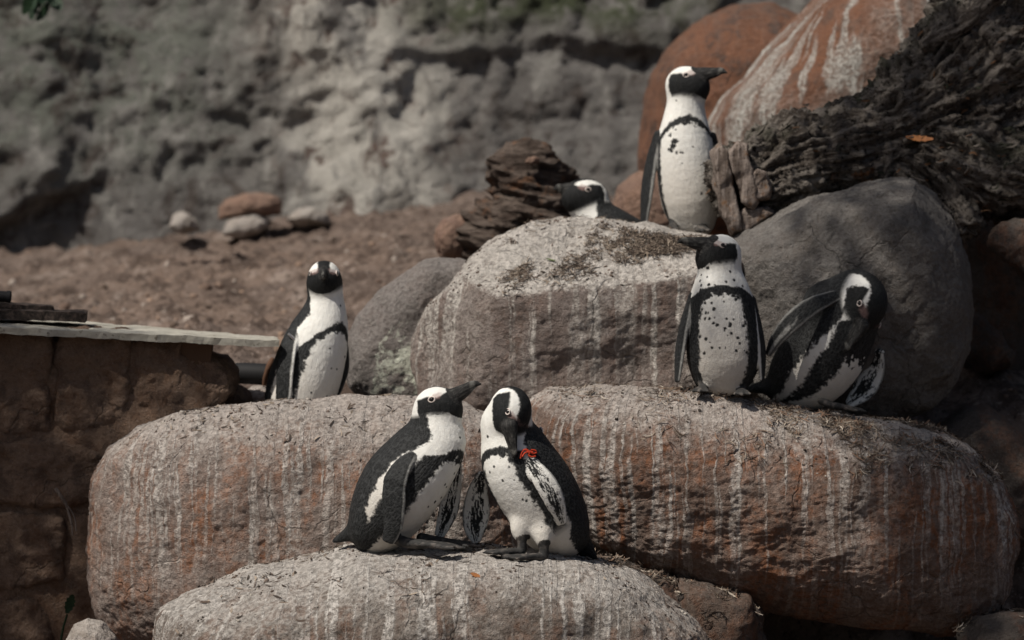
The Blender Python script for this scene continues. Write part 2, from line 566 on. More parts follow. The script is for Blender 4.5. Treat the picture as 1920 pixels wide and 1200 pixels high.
M_ANGL = rock_mat('stone_lichen_face', (0.235, 0.212, 0.198), (0.28, 0.258, 0.242), (0.165, 0.148, 0.137), (0.42, 0.39, 0.36), 0.7, 1.3, 0.5, 0.05, 0.3, 5, 20, 0.05, lichen=1.0)
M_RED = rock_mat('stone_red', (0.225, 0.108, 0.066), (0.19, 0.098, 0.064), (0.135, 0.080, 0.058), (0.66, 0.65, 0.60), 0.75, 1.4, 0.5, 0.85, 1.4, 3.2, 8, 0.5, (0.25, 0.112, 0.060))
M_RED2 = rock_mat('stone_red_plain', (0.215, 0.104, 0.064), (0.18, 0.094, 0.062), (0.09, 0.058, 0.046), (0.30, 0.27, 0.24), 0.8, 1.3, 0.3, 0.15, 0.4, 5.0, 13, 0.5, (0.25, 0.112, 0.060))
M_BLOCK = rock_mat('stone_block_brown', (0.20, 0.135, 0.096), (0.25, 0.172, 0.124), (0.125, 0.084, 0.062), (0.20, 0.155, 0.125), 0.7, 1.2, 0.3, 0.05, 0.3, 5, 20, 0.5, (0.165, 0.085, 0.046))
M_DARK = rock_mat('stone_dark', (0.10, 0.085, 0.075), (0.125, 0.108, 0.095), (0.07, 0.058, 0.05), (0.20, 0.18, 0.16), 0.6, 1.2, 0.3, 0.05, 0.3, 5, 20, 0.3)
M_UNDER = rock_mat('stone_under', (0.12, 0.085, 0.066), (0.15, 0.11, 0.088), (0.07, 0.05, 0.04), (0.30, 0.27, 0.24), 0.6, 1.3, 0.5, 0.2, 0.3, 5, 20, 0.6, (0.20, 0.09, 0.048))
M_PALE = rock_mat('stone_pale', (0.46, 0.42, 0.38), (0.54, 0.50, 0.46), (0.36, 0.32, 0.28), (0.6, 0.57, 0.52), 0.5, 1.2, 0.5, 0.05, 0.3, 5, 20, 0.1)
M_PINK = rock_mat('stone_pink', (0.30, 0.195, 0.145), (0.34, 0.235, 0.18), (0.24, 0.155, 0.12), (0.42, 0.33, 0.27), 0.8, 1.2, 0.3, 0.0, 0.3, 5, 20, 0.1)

# ------------------------------------------------------------------ boulders in the pile
b = boulder('front', 'boulder',
            [(298, 1160), (306, 1138), (380, 1098), (470, 1060), (560, 1042), (640, 1034), (760, 1029), (900, 1032), (1010, 1038), (1100, 1052), (1180, 1080), (1250, 1125), (1310, 1172), (1360, 1240),
             (1350, 1330), (1100, 1420), (700, 1440), (400, 1400), (296, 1300), (294, 1210)],
            10.12, 0.52, 0.42, 3.2, 150, 0.020, 2.4, mat=M_FRONT, fine=0.006, rough_ridge=0.018, cuts=[((-0.25, -0.55, 0.85), P(520, 1140, 9.72))], cut_k=10)
tag(b, 'low pale grey boulder at the very front, streaked white, with two penguins on top', 'boulder', 'streaked boulders of the penguin pile')
b = boulder('left', 'boulder',
            [(166, 1080), (168, 980), (182, 900), (210, 845), (262, 798), (340, 770), (440, 755), (560, 749), (680, 749), (790, 754), (870, 764), (925, 790), (985, 860), (1010, 980), (1000, 1120), (930, 1230),
             (700, 1290), (420, 1280), (260, 1240), (200, 1180), (176, 1130)],
            10.72, 0.46, 0.45, 2.5, 150, 0.022, 2.0, mat=M_LEFT, fine=0.006, rough_ridge=0.014, dents=[(235, 930, 0.06, 0.02), (330, 1045, 0.12, 0.012)])
tag(b, 'big rounded grey pink boulder with rusty orange patches, left of the pair of penguins', 'boulder', 'streaked boulders of the penguin pile')
b = boulder('right', 'boulder',
            [(1002, 760), (1030, 735), (1090, 728), (1200, 731), (1310, 741), (1420, 756), (1530, 772), (1640, 790), (1740, 810), (1820, 840), (1880, 890), (1912, 960), (1915, 1030), (1890, 1110), (1840, 1165),
             (1760, 1190), (1640, 1180), (1500, 1150), (1400, 1128), (1290, 1095), (1180, 1060), (1080, 1010), (1010, 930), (985, 840)],
            10.72, 0.44, 0.48, 2.6, 160, 0.024, 2.0, mat=M_RIGHT, fine=0.007, rough_ridge=0.018, dents=[(1470, 1040, 0.10, 0.03), (1620, 980, 0.08, 0.03), (1330, 1000, 0.15, 0.02)])
tag(b, 'long rusty orange boulder streaked with white droppings and straw along its top, at the right', 'boulder', 'streaked boulders of the penguin pile')
b = boulder('mid', 'boulder',
            [(772, 690), (776, 640), (800, 595), (838, 545), (880, 492), (935, 452), (1000, 418), (1062, 404), (1120, 410), (1200, 424), (1290, 438), (1350, 452), (1385, 490), (1400, 580), (1400, 700), (1370, 790),
             (1150, 815), (950, 815), (850, 790), (790, 745)],
            11.35, 0.52, 0.42, 5.0, 140, 0.020, 2.6, mat=M_MID, fine=0.005, rough_ridge=0.016,
            cuts=[((-0.10, -0.47, 0.88), P(1100, 520, 10.90)), ((-0.72, -0.62, 0.15), P(850, 620, 11.0))], cut_k=38, dents=[(1190, 690, 0.10, 0.025), (1330, 650, 0.09, 0.03), (1050, 690, 0.06, 0.012)])
tag(b, 'large brown grey boulder with a sloping straw littered top, in the middle of the pile', 'boulder', 'streaked boulders of the penguin pile')
b = boulder('grey', 'boulder',
            [(1345, 520), (1350, 460), (1390, 430), (1450, 405), (1520, 375), (1600, 348), (1660, 338), (1710, 340), (1745, 372), (1785, 430), (1806, 500), (1822, 580), (1815, 660), (1790, 720), (1740, 768), (1640, 800),
             (1450, 800), (1360, 740)],
            11.25, 0.42, 0.42, 2.8, 130, 0.026, 2.4, mat=M_GREY, fine=0.005, rough_ridge=0.022, seed=3.1, dents=[(1500, 470, 0.08, 0.02), (1700, 560, 0.14, 0.02)])
tag(b, 'smooth dark grey boulder under the fallen trunk, behind the preening penguin', 'boulder')
b = boulder('ang', 'boulder',
            [(648, 690), (652, 650), (676, 592), (712, 548), (760, 512), (800, 490), (862, 486), (920, 510), (930, 620), (920, 760), (760, 790), (690, 762), (655, 725)],
            11.55, 0.32, 0.32, 3.4, 90, 0.016, 3.0, mat=[M_ANG, M_ANGL], fine=0.004, rough_ridge=0.014, seed=5.2, cuts=[((0.10, -0.95, 0.05), P(745, 660, 11.27)), ((-0.5, -0.75, 0.5), P(730, 590, 11.3))], cut_k=40)
tag(b, 'angular grey boulder with a pale lichen crusted face, beside the lone penguin', 'boulder')
f_ = GEO['ang'][1]
cen = GEO['ang'][0][f_].mean(1)
pl = P(735, 650, 11.3)
me_ = b.data
me_.polygons.foreach_set('material_index', ((cen[:, 0] > pl[0] - 0.04 + 0.25 * (cen[:, 2] - pl[2]) + 0.03 * fbm(cen * 9, 3)) & (cen[:, 2] < P(0, 600, 11.3)[2] + 0.05 * fbm(cen * 6, 3))).astype(np.int32))
b = boulder('redbig', 'boulder',
            [(1335, 330), (1330, 240), (1352, 190), (1400, 140), (1455, 80), (1520, 10), (1600, -50), (1720, -80), (1800, -40), (1830, 80), (1820, 250), (1700, 400), (1500, 430), (1380, 410)],
            13.3, 0.75, 0.7, 2.6, 100, 0.03, 1.4, mat=M_RED, fine=0.006, rough_ridge=0.012, seed=7.7, ridge=(0.35, 0.75))
tag(b, 'large rusty red boulder with broad white run-off streaks, behind the standing penguin', 'boulder', 'rusty boulders at the back')
b = boulder('redleft', 'boulder',
            [(1205, 300), (1208, 220), (1222, 150), (1255, 95), (1320, 40), (1380, 12), (1440, 8), (1500, 30), (1560, 120), (1560, 300), (1480, 470), (1300, 470), (1220, 400)],
            14.0, 0.65, 0.7, 2.5, 80, 0.03, 1.4, mat=M_RED2, fine=0.006, rough_ridge=0.014, seed=9.4)
tag(b, 'plain rusty brown boulder at the very back, left of the white streaked red one', 'boulder', 'rusty boulders at the back')
b = boulder('lowred', 'rock',
            [(1140, 480), (1145, 400), (1160, 350), (1200, 320), (1270, 330), (1300, 420), (1280, 500)], 13.0, 0.25, 0.3, 2.6, 40, 0.015, 3, mat=M_PINK, seed=2.2)
tag(b, 'pinkish brown rock leaning behind the lying penguin', 'rock')
# smaller stones round the pile
small = [
    ('s_hollow_shade', [(1790, 400), (1900, 370), (2060, 380), (2080, 700), (2000, 860), (1800, 860), (1770, 640)], 12.15, 0.2, M_DARK, 'dark mass added as shade filling the hollow under the trunk at the right edge'),  # added dark mass, stands in for the deep shade under the trunk
    ('s_under', [(1225, 1160), (1235, 1110), (1270, 1085), (1330, 1090), (1400, 1110), (1432, 1150), (1420, 1220), (1300, 1260), (1230, 1220)], 10.42, 0.22, M_UNDER, 'rough rusty rock wedged under the long orange boulder, at the bottom edge'),
    ('s_corner', [(128, 1200), (138, 1172), (165, 1158), (195, 1166), (215, 1195), (225, 1240), (170, 1270), (130, 1250)], 10.25, 0.12, M_PALE, 'small pale round stone in the bottom left corner beside the stone wall'),
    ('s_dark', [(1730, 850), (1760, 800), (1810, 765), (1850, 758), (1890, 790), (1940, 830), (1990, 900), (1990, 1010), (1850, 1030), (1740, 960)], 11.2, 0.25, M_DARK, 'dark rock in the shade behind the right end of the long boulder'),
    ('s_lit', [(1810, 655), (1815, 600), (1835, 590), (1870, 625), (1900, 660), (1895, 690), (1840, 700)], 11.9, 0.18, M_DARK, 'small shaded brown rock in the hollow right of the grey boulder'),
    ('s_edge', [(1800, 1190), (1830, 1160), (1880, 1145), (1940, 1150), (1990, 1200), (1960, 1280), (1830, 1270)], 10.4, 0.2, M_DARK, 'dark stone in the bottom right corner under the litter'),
    ('s_gapa', [(398, 760), (402, 738), (425, 724), (452, 728), (470, 745), (478, 775), (420, 790)], 11.15, 0.12, M_BLOCK, 'small brown stone between the stone wall and the lone penguin, left one'),
    ('s_gapb', [(440, 770), (448, 735), (480, 722), (505, 726), (530, 745), (535, 790), (450, 795)], 11.3, 0.12, M_LEFT, 'small grey pink stone under the black pipe end, beside the lone penguin'),
    ('s_red', [(412, 412), (411, 388), (422, 376), (450, 368), (500, 363), (522, 368), (530, 385), (527, 402), (505, 406), (470, 402), (440, 412)], 15.2, 0.13, M_PINK, 'short reddish rounded stone lying at the foot of the rock wall'),
    ('s_w1', [(420, 440), (430, 415), (460, 402), (490, 404), (512, 416), (500, 432), (460, 448)], 15.0, 0.15, M_PALE, 'pale flat stone just in front of the short reddish stone'),
    ('s_w2', [(540, 412), (560, 394), (590, 391), (612, 404), (618, 420), (560, 426)], 15.4, 0.15, M_PALE, 'white stone at the foot of the rock wall, right of the reddish stone'),
    ('s_w3', [(318, 425), (325, 405), (345, 398), (366, 410), (372, 430), (340, 440)], 15.6, 0.13, M_PALE, 'whitish stone at the foot of the rock wall, left of the reddish stone'),
    ('s_pink', [(818, 460), (818, 430), (832, 410), (856, 402), (880, 408), (890, 440), (880, 480), (830, 485)], 12.7, 0.14, M_PINK, 'smooth pinkish round stone at the left foot of the rotten stump'),
]
for key, ol, Yv, dep, m_, lab in small:
    if Yv > 14:
        low = max(ol, key=lambda a_: a_[1])
        hh = hit(low[0], low[1] - (24 if m_ is M_PALE else 15), ['ground'])
        if hh is not None:
            Yv = min(hh[0][1], 16.2)
    b = boulder(key, 'stone' if dep < 0.17 else 'rock', ol, Yv, dep, dep, 2.7, 34, 0.012, 5, mat=m_, fine=0.004, rough_ridge=0.012, seed=Yv * 3.7 + len(ol))
    tag(b, lab, 'stone' if dep < 0.17 else 'rock', 'loose stones round the pile')

# ------------------------------------------------------------------ penguins: one implicit body each, meshed with surface nets
def catmull(ctrl, m):
    c = np.asarray(ctrl, float)
    c = np.vstack([2 * c[0] - c[1], c, 2 * c[-1] - c[-2]])
    n = len(c) - 3
    u = np.linspace(0, n - 1e-9, m)
    i = u.astype(int)
    s = (u - i)[:, None]
    p0, p1, p2, p3 = c[i], c[i + 1], c[i + 2], c[i + 3]
    return 0.5 * (2 * p1 + (p2 - p0) * s + (2 * p0 - 5 * p1 + 4 * p2 - p3) * s * s + (3 * p1 - p0 - 3 * p2 + p3) * s ** 3)


def unit(v):
    v = np.asarray(v, float)
    return v / np.maximum(np.linalg.norm(v, axis=-1, keepdims=True), 1e-9)


class Loft:
    """tube with elliptic sections; B is the direction of the second radius"""
    def __init__(self, pts, ra, rb, B, m=20, k=0.02, group='body'):
        pts = np.asarray(pts, float)
        self.p = catmull(pts, m)
        self.a = np.maximum(catmull(np.asarray(ra, float)[:, None], m)[:, 0], 0.0015)
        self.b = np.maximum(catmull(np.asarray(rb, float)[:, None], m)[:, 0], 0.0015)
        B = np.asarray(B, float)
        if B.ndim == 1:
            B = np.tile(B, (len(pts), 1))
        Bd = catmull(B, m)
        T = unit(np.gradient(self.p, axis=0))
        Bd = unit(Bd - (Bd * T).sum(1)[:, None] * T)
        self.T, self.B, self.L = T, Bd, unit(np.cross(T, Bd))
        self.k, self.group = k, group
        seg = np.linalg.norm(np.diff(self.p, axis=0), axis=1)
        self.s = np.concatenate([[0], np.cumsum(seg)]) / seg.sum()
        r = max(self.a.max(), self.b.max())
        self.lo, self.hi = self.p.min(0) - r, self.p.max(0) + r

    def ev(self, q, full=False):
        best = np.full(len(q), 1e9)
        if full:
            T_, D_, L_ = np.zeros(len(q)), np.zeros(len(q)), np.zeros(len(q))
            near = np.full(len(q), 1e9)
        for i in range(len(self.p) - 1):
            A, Bv = self.p[i], self.p[i + 1] - self.p[i]
            w = q - A
            h = np.clip((w @ Bv) / (Bv @ Bv), 0, 1)
            w = w - h[:, None] * Bv
            a = self.a[i] * (1 - h) + self.a[i + 1] * h
            b = self.b[i] * (1 - h) + self.b[i + 1] * h
            l = w @ self.L[i] * (1 - h) + (w @ self.L[i + 1]) * h
            d = w @ self.B[i] * (1 - h) + (w @ self.B[i + 1]) * h
            tt = w @ self.T[i]
            c = np.minimum(a, b)
            x, y, z = l / a, d / b, tt / c
            k0 = np.sqrt(x * x + y * y + z * z) + 1e-9
            k1 = np.sqrt((x / a) ** 2 + (y / b) ** 2 + (z / c) ** 2) + 1e-9
            v = k0 * (k0 - 1) / k1
            m = v < best
            best = np.where(m, v, best)
            if full:
                e2 = (w * w).sum(1)
                m = e2 < near
                near = np.where(m, e2, near)
                T_[m] = (self.s[i] * (1 - h) + self.s[i + 1] * h)[m]
                D_[m], L_[m] = y[m], x[m]
        return (best, T_, D_, L_) if full else best


class Ell:
    def __init__(self, c, R, r, k=0.02, group='head'):
        self.c, self.R, self.r = np.asarray(c, float), np.asarray(R, float), np.asarray(r, float)
        self.k, self.group = k, group
        self.lo, self.hi = self.c - self.r.max(), self.c + self.r.max()

    def ev(self, q):
        x = (q - self.c) @ self.R.T
        k0 = np.linalg.norm(x / self.r, axis=1) + 1e-9
        k1 = np.linalg.norm(x / self.r ** 2, axis=1) + 1e-9
        return k0 * (k0 - 1) / k1


def field(prims, q, margin=0.06):
    out = np.full(len(q), 1.0)
    for pr in prims:
        m = np.all((q > pr.lo - margin) & (q < pr.hi + margin), axis=1)
        if not m.any():
            continue
        v = pr.ev(q[m])
        o = out[m]
        h = np.maximum(pr.k - np.abs(o - v), 0) / pr.k
        out[m] = np.minimum(o, v) - h * h * pr.k * 0.25
    return out


def surface_nets(prims, h):
    lo = np.min([p.lo for p in prims], axis=0) - 0.03
    hi = np.max([p.hi for p in prims], axis=0) + 0.03
    B = 4
    nb = np.ceil((hi - lo) / (h * B)).astype(int) + 1
    bc = np.stack(np.meshgrid(*[np.arange(n) for n in nb], indexing='ij'), -1).reshape(-1, 3)
    cen = lo + (bc + 0.5 - 0.5 / B) * h * B
    fc = field(prims, cen)
    act = np.abs(fc) < h * B * 1.55
    N = nb * B
    F = np.repeat(np.repeat(np.repeat(np.where(fc > 0, 1.0, -1.0).reshape(nb), B, 0), B, 1), B, 2)
    off = np.stack(np.meshgrid(*[np.arange(B)] * 3, indexing='ij'), -1).reshape(-1, 3)
    idx = (bc[act][:, None, :] * B + off[None]).reshape(-1, 3)
    F[idx[:, 0], idx[:, 1], idx[:, 2]] = field(prims, lo + idx * h)
    S = F < 0
    cnt = np.zeros(N - 1, np.int8)
    cor = [(x, y, z) for x in (0, 1) for y in (0, 1) for z in (0, 1)]
    for x, y, z in cor:
        cnt += S[x:N[0] - 1 + x, y:N[1] - 1 + y, z:N[2] - 1 + z]
    ci = np.argwhere((cnt > 0) & (cnt < 8))
    vals = np.stack([F[ci[:, 0] + x, ci[:, 1] + y, ci[:, 2] + z] for x, y, z in cor], 1)
    pos = np.zeros((len(ci), 3))
    num = np.zeros(len(ci))
    ca = np.array(cor, float)
    for i in range(8):
        for j in range(i + 1, 8):
            if abs(ca[i] - ca[j]).sum() != 1:
                continue
            m = (vals[:, i] < 0) != (vals[:, j] < 0)
            tt = vals[m, i] / (vals[m, i] - vals[m, j])
            pos[m] += ca[i] + tt[:, None] * (ca[j] - ca[i])
            num[m] += 1
    v = lo + (ci + pos / num[:, None]) * h
    vid = np.full(N - 1, -1, np.int64)
    vid[ci[:, 0], ci[:, 1], ci[:, 2]] = np.arange(len(ci))
    faces = []
    for ax in range(3):
        sl0 = [slice(1, -1)] * 3
        sl1 = [slice(1, -1)] * 3
        sl0[ax], sl1[ax] = slice(0, -1), slice(1, None)
        A, Bq = S[tuple(sl0)], S[tuple(sl1)]
        e = np.argwhere(A != Bq)
        add = np.ones(3, int)
        add[ax] = 0
        e0 = e + add
        inside = S[e0[:, 0], e0[:, 1], e0[:, 2]]
        u, w = (ax + 1) % 3, (ax + 2) % 3
        du, dw = np.zeros(3, int), np.zeros(3, int)
        du[u], dw[w] = 1, 1
        g = lambda c_: vid[c_[:, 0], c_[:, 1], c_[:, 2]]
        ok = np.all(e0 < N - 1, axis=1)
        e0, inside = e0[ok], inside[ok]
        q4 = np.stack([g(e0 - du - dw), g(e0 - dw), g(e0), g(e0 - du)], 1)
        q4[~inside] = q4[~inside][:, ::-1]
        faces.append(q4)
    f = np.concatenate(faces)
    f = f[(f >= 0).all(1)]
    # one light relaxation
    for _ in range(2):
        s, n_ = np.zeros_like(v), np.zeros(len(v))
        for k in range(4):
            a_, b_ = f[:, k], f[:, (k + 1) % 4]
            for ax in range(3):
                s[:, ax] += np.bincount(a_, v[b_, ax], len(v))
            n_ += np.bincount(a_, minlength=len(v))
        v = v * 0.5 + 0.5 * s / np.maximum(n_, 1)[:, None]
    return v, f


BLACK = np.array([0.0075, 0.0082, 0.0085])
WHITE = np.array([0.80, 0.80, 0.76])
t = NT('penguin_plumage')
cc = t.attr('col', 'Color')
ft, fd, fl = t.attr('ft'), t.attr('fd'), t.attr('fl')
o = t.obj()
n1 = t.noise(o, 210.0, 3, 0.65)
n2 = t.noise(o, 60.0, 4, 0.6)
fv = t.vec(t.math('MULTIPLY', fd, 46.0), t.math('MULTIPLY', fl, 46.0), t.math('MULTIPLY', ft, 26.0))
n3 = t.noise(fv, 1.0, 3, 0.6)
fvv = t.vec(t.math('MULTIPLY', fd, 17.0), t.math('MULTIPLY', fl, 17.0), t.math('MULTIPLY', ft, 40.0))
vor = t.voro(t.n('ShaderNodeVectorMath', {0: fvv, 1: t.n('ShaderNodeTexNoise', {'Vector': o, 'Scale': 30.0}).outputs[1]}, operation='ADD').outputs[0], 1.0)
c = t.mix(t.math('MULTIPLY', t.math('MAXIMUM', t.step(n1, 0.44, 0.68), t.step(vor, 0.35, 0.75)), t.attr('fleck')), cc, (0.050, 0.052, 0.053))
c = t.mix(t.step(n2, 0.35, 0.65, 0.0, 0.16), c, t.mix(1.0, cc, (0.80, 0.74, 0.66), 'MULTIPLY'))
hh = t.math('ADD', t.math('MULTIPLY', n1, 0.8), t.math('ADD', t.math('MULTIPLY', n3, 1.0), t.math('MULTIPLY', n2, 0.7)))
hh = t.math('ADD', hh, t.math('MULTIPLY', vor, t.math('MULTIPLY', t.attr('fleck'), -1.6)))
M_PEN = t.done(c, 0.65, t.bump(hh, 0.55, 0.004), 0.2)
t = NT('eye_ball')
M_EYE = t.done((0.012, 0.009, 0.008), 0.12, None, 0.6)
t = NT('eye_ring')
M_RING = t.done((0.66, 0.58, 0.53), 0.6)
t = NT('eye_ring_white')
t = NT('wing_band_red')
M_BAND = t.done((0.46, 0.045, 0.016), 0.7)
t = NT('wing_band_steel')
M_STEEL = t.done((0.55, 0.52, 0.50), 0.3)
t.set(t.bsdf.inputs['Metallic'], 0.9)


def tube(pts, r, ns=6, closed=False):
    pts = np.asarray(pts, float)
    n = len(pts)
    r = np.full(n, r) if np.isscalar(r) else np.asarray(r)
    T = unit(np.gradient(pts, axis=0))
    if closed:
        T = unit(np.roll(pts, -1, 0) - np.roll(pts, 1, 0))
    ref = np.array([0.13, 0.31, 0.94])
    U = unit(np.cross(T, ref))
    W = np.cross(T, U)
    a = np.linspace(0, 2 * math.pi, ns, endpoint=False)
    v = pts[:, None] + (U[:, None] * np.cos(a)[None, :, None] + W[:, None] * np.sin(a)[None, :, None]) * r[:, None, None]
    v = v.reshape(-1, 3)
    f = []
    for i in range(n if closed else n - 1):
        j = (i + 1) % n
        for k in range(ns):
            f.append((i * ns + k, i * ns + (k + 1) % ns, j * ns + (k + 1) % ns, j * ns + k))
    return v, np.array(f)


def uvball(c, r, R=np.eye(3), n=10):
    d, f = cubesphere(n)
    return c + (d * r) @ R, f


def penguin(spec):
    Y0 = spec['Y']
    s = Y0 / FPX
    seed = spec['seed']

    def pt(x, y, dy=0.0):
        return P(x, y, Y0 + dy)
    prims = []
    sp = spec['spine']
    Bs = spec['B']
    body = Loft([pt(*q[:3]) for q in sp], [q[3] * s for q in sp], [q[4] * s for q in sp], Bs, 20, 0.03, 'body')
    prims.append(body)
    # head
    F = unit(spec['fwd'])
    U = np.asarray(spec['up'], float)
    U = unit(U - (U @ F) * F)
    S = np.cross(F, U)
    R = np.stack([F, S, U])
    hc = pt(*spec['head'])
    hr = np.array(spec['hr'], float) * s         # forward, side, up radii
    skull = Ell(hc, R, hr, 0.035, 'head')
    prims.append(skull)
    face = Ell(hc + (F * 0.42 * hr[0] - U * 0.18 * hr[2]), R, hr * np.array([0.62, 0.74, 0.72]), 0.02, 'head')
    prims.append(face)
    for e in spec.get('blobs', []):
        prims.append(Ell(pt(*e[:3]), np.eye(3), np.array(e[3:6]) * s, 0.03, 'head' if len(e) < 7 else e[6]))
    bb, bt = pt(*spec['bill'][0]), pt(*spec['bill'][1])
    bd = unit(bt - bb)
    bl = np.linalg.norm(bt - bb)
    bu = unit(U - (U @ bd) * bd)
    v0 = spec.get('billv', 13) * s
    bp = [bb - bd * bl * 0.45 + bu * v0 * 0.0, bb, bb + bd * bl * 0.45 - bu * v0 * 0.05, bb + bd * bl * 0.8 + bu * 0.0 * v0, bt - bu * v0 * 0.42]
    bill = Loft(bp, [v0 * 0.9, v0 * 0.62, v0 * 0.40, v0 * 0.26, v0 * 0.12], [v0 * 1.12, v0 * 0.95, v0 * 0.70, v0 * 0.44, v0 * 0.12], bu, 10, 0.008, 'bill')
    prims.append(bill)
    flips = []
    for fl in spec['flippers']:
        pts = [pt(*q[:3]) for q in fl['pts']]
        w = [q[3] * s for q in fl['pts']]
        th = fl.get('th', 6.5) * s
        L = Loft(pts, [th * 1.25] + [th] * (len(w) - 2) + [th * 0.7], w, fl['wdir'], 11, fl.get('k', 0.012), 'flipper')
        L.style = fl['style']
        L.side = fl.get('side', 1)
        L.uface = fl.get('uface')
        flips.append(L)
        prims.append(L)
    for ft_ in spec.get('feet', []):
        heel, mid, tip, wd = pt(*ft_[0]), pt(*ft_[1]), pt(*ft_[2]), ft_[3] * s
        dirv = unit(tip - mid)
        zup = np.array([0, 0, 1.0])
        side = unit(np.cross(dirv, zup))
        prims.append(Loft([heel, mid, mid + (tip - mid) * 0.3], [wd * 0.50, wd * 0.50, wd * 0.42], [wd * 0.50, wd * 0.5, wd * 0.3], side, 6, 0.012, 'foot'))
        prims.append(Loft([mid, mid + (tip - mid) * 0.5, mid + (tip - mid) * 0.84], [wd * 0.30, wd * 0.24, wd * 0.14], [wd * 0.45, wd * 0.85, wd * 1.12], side, 5, 0.01, 'foot'))
        for a_, ln in ((-0.32, 0.92), (0.0, 1.05), (0.32, 0.94)):
            dv = dirv * math.cos(a_) + side * math.sin(a_)
            Lt = np.linalg.norm(tip - mid)
            e0, e1, e2 = mid + dv * Lt * 0.15, mid + dv * Lt * ln * 0.8, mid + dv * Lt * ln
            prims.append(Loft([e0, (e0 + e1) / 2 + zup * wd * 0.08, e1, e2], [wd * 0.30, wd * 0.27, wd * 0.24, wd * 0.10], [wd * 0.30, wd * 0.26, wd * 0.24, wd * 0.08], side, 5, 0.006, 'foot'))
    if 'tail' in spec:
        tl = spec['tail']
        prims.append(Loft([pt(*q[:3]) for q in tl['pts']], [q[4] * s for q in tl['pts']], [q[3] * s for q in tl['pts']], tl['wdir'], 6, 0.02, 'tail'))
    h = spec.get('h', 0.0032)
    v, f = surface_nets(prims, h)
    nrm = vnormals(v, f)
    # even out the big feathered surfaces, keep thin parts as they are
    thin = np.full(len(v), 9.0)
    big = np.full(len(v), 9.0)
    for pr in prims:
        e_ = pr.ev(v)
        if pr.group in ('bill', 'flipper', 'foot'):
            thin = np.minimum(thin, e_)
    mv = np.clip((thin - 0.004) / 0.012, 0, 1)[:, None] * 0.6
    dg = np.zeros(len(v))
    for k_ in range(4):
        dg += np.bincount(f[:, k_], minlength=len(v))
    for _ in range(36):
        s_ = np.zeros_like(v)
        for k_ in range(4):
            for ax in range(3):
                s_[:, ax] += np.bincount(f[:, k_], v[f[:, (k_ + 1) % 4], ax], len(v))
        v = v + mv * (s_ / np.maximum(dg, 1)[:, None] - v)
    nrm = vnormals(v, f)
    # -------- plumage
    bv, bt_, bD, bL = body.ev(v, True)
    deg = np.zeros(len(v))
    for k_ in range(4):
        deg += np.bincount(f[:, k_], minlength=len(v))
    for _ in range(14):
        for arr in (bt_, bD, bL):
            sm = np.zeros(len(v))
            for k_ in range(4):
                sm += np.bincount(f[:, k_], arr[f[:, (k_ + 1) % 4]], len(v))
            arr += 0.6 * (sm / np.maximum(deg, 1) - arr)
    th = np.degrees(np.arctan2(np.abs(bL), bD))
    grp = {}
    for pr in prims:
        e = pr.ev(v)
        grp[pr.group] = np.minimum(grp.get(pr.group, np.full(len(v), 9.0)), e)
    names = ['body', 'head', 'bill', 'flipper', 'foot', 'tail']
    G = np.stack([grp.get(n_, np.full(len(v), 9.0)) - (0.004 if n_ in ('bill', 'flipper', 'foot') else 0.0) for n_ in names], 1)
    who = G.argmin(1)
    q = v * 1.0 + seed * 3.17
    jag = fbm(q * 42, 3, 0.65)
    jag2 = fbm(q * 110 + 4, 2, 0.6)
    edge = jag * 0.7 + jag2 * 0.5
    pb = dict(back=112, back_top=104, back_bot=100, b_out=84, b_in=60, top=0.80, thick=0.075, drop=0.16, low=0.10, white_neck=1.0)
    pb.update(spec.get('pat', {}))
    black = np.zeros(len(v))

    def soft(x, w_):
        return np.clip(0.5 + x / w_, 0, 1)
    tt = bt_ + edge * 0.016
    ang = th + edge * 6
    bk = np.interp(bt_, [0, 0.15, 0.5, 0.8, 1.0], [pb['back_bot'], pb['back'], pb['back'], pb['back_top'], pb['back_top'] + 18])
    black = soft(ang - bk, 5)
    ttop = pb['top'] - pb['drop'] * (np.clip(th, 0, 120) / 80.0) ** 2
    bo = np.interp(bt_, [0, 0.3, 0.45, 0.75], [pb.get('b_out_bot', pb['b_out']), pb['b_out'], pb['b_out'], pb.get('b_out_top', pb['b_out'])])
    bi = np.interp(bt_, [0, 0.45, 0.75], [pb['b_in'], pb['b_in'], pb.get('b_in_top', pb['b_in'])])
    outer = soft(ttop - tt, 0.012) * soft(bo - ang, 5) * soft(bt_ - pb['low'], 0.05)
    inner = soft(ttop - pb['thick'] * (1 + 0.25 * jag) - tt, 0.012) * soft(bi - ang, 5)
    inner = np.maximum(inner, soft(pb['low'] + 0.05 - bt_, 0.08))
    black = np.maximum(black, outer * (1 - inner))
    rs = np.random.RandomState(int(seed * 10))
    # small breast spots
    cand = np.where((who == 0) & (th < 55) & (bt_ > 0.15) & (bt_ < 0.95))[0]
    for _ in range(spec.get('spots', 14)):
        if len(cand) == 0:
            break
        c_ = v[cand[rs.randint(len(cand))]]
        r_ = rs.uniform(0.0022, 0.0052) * spec.get('spotr', 1.0)
        dd = np.linalg.norm(v - c_, axis=1) + 0.0022 * jag2
        black = np.maximum(black, soft(r_ - dd, 0.002) * (who == 0))
    for (sx, sy, sr) in spec.get('marks', []):
        m_ = (v - ray(sx, sy) * ((v[:, 1]) / CF[1])[:, None] * 1.0)
        px_ = 960 + v[:, 0] / v[:, 1] * FPX
        fy = v @ CF
        py_ = 600 - (v @ CU) / fy * FPX
        px_ = 960 + v[:, 0] / fy * FPX
        dd = np.hypot(px_ - sx, py_ - sy) + 3.0 * jag2
        black = np.maximum(black, soft(sr - dd, 2.0) * (who == 0) * (nrm[:, 1] < 0.2))
    # head markings in the head's own frame
    hq = (v - hc) @ R.T / hr
    hf, hs, hu = hq[:, 0], np.abs(hq[:, 1]), hq[:, 2]
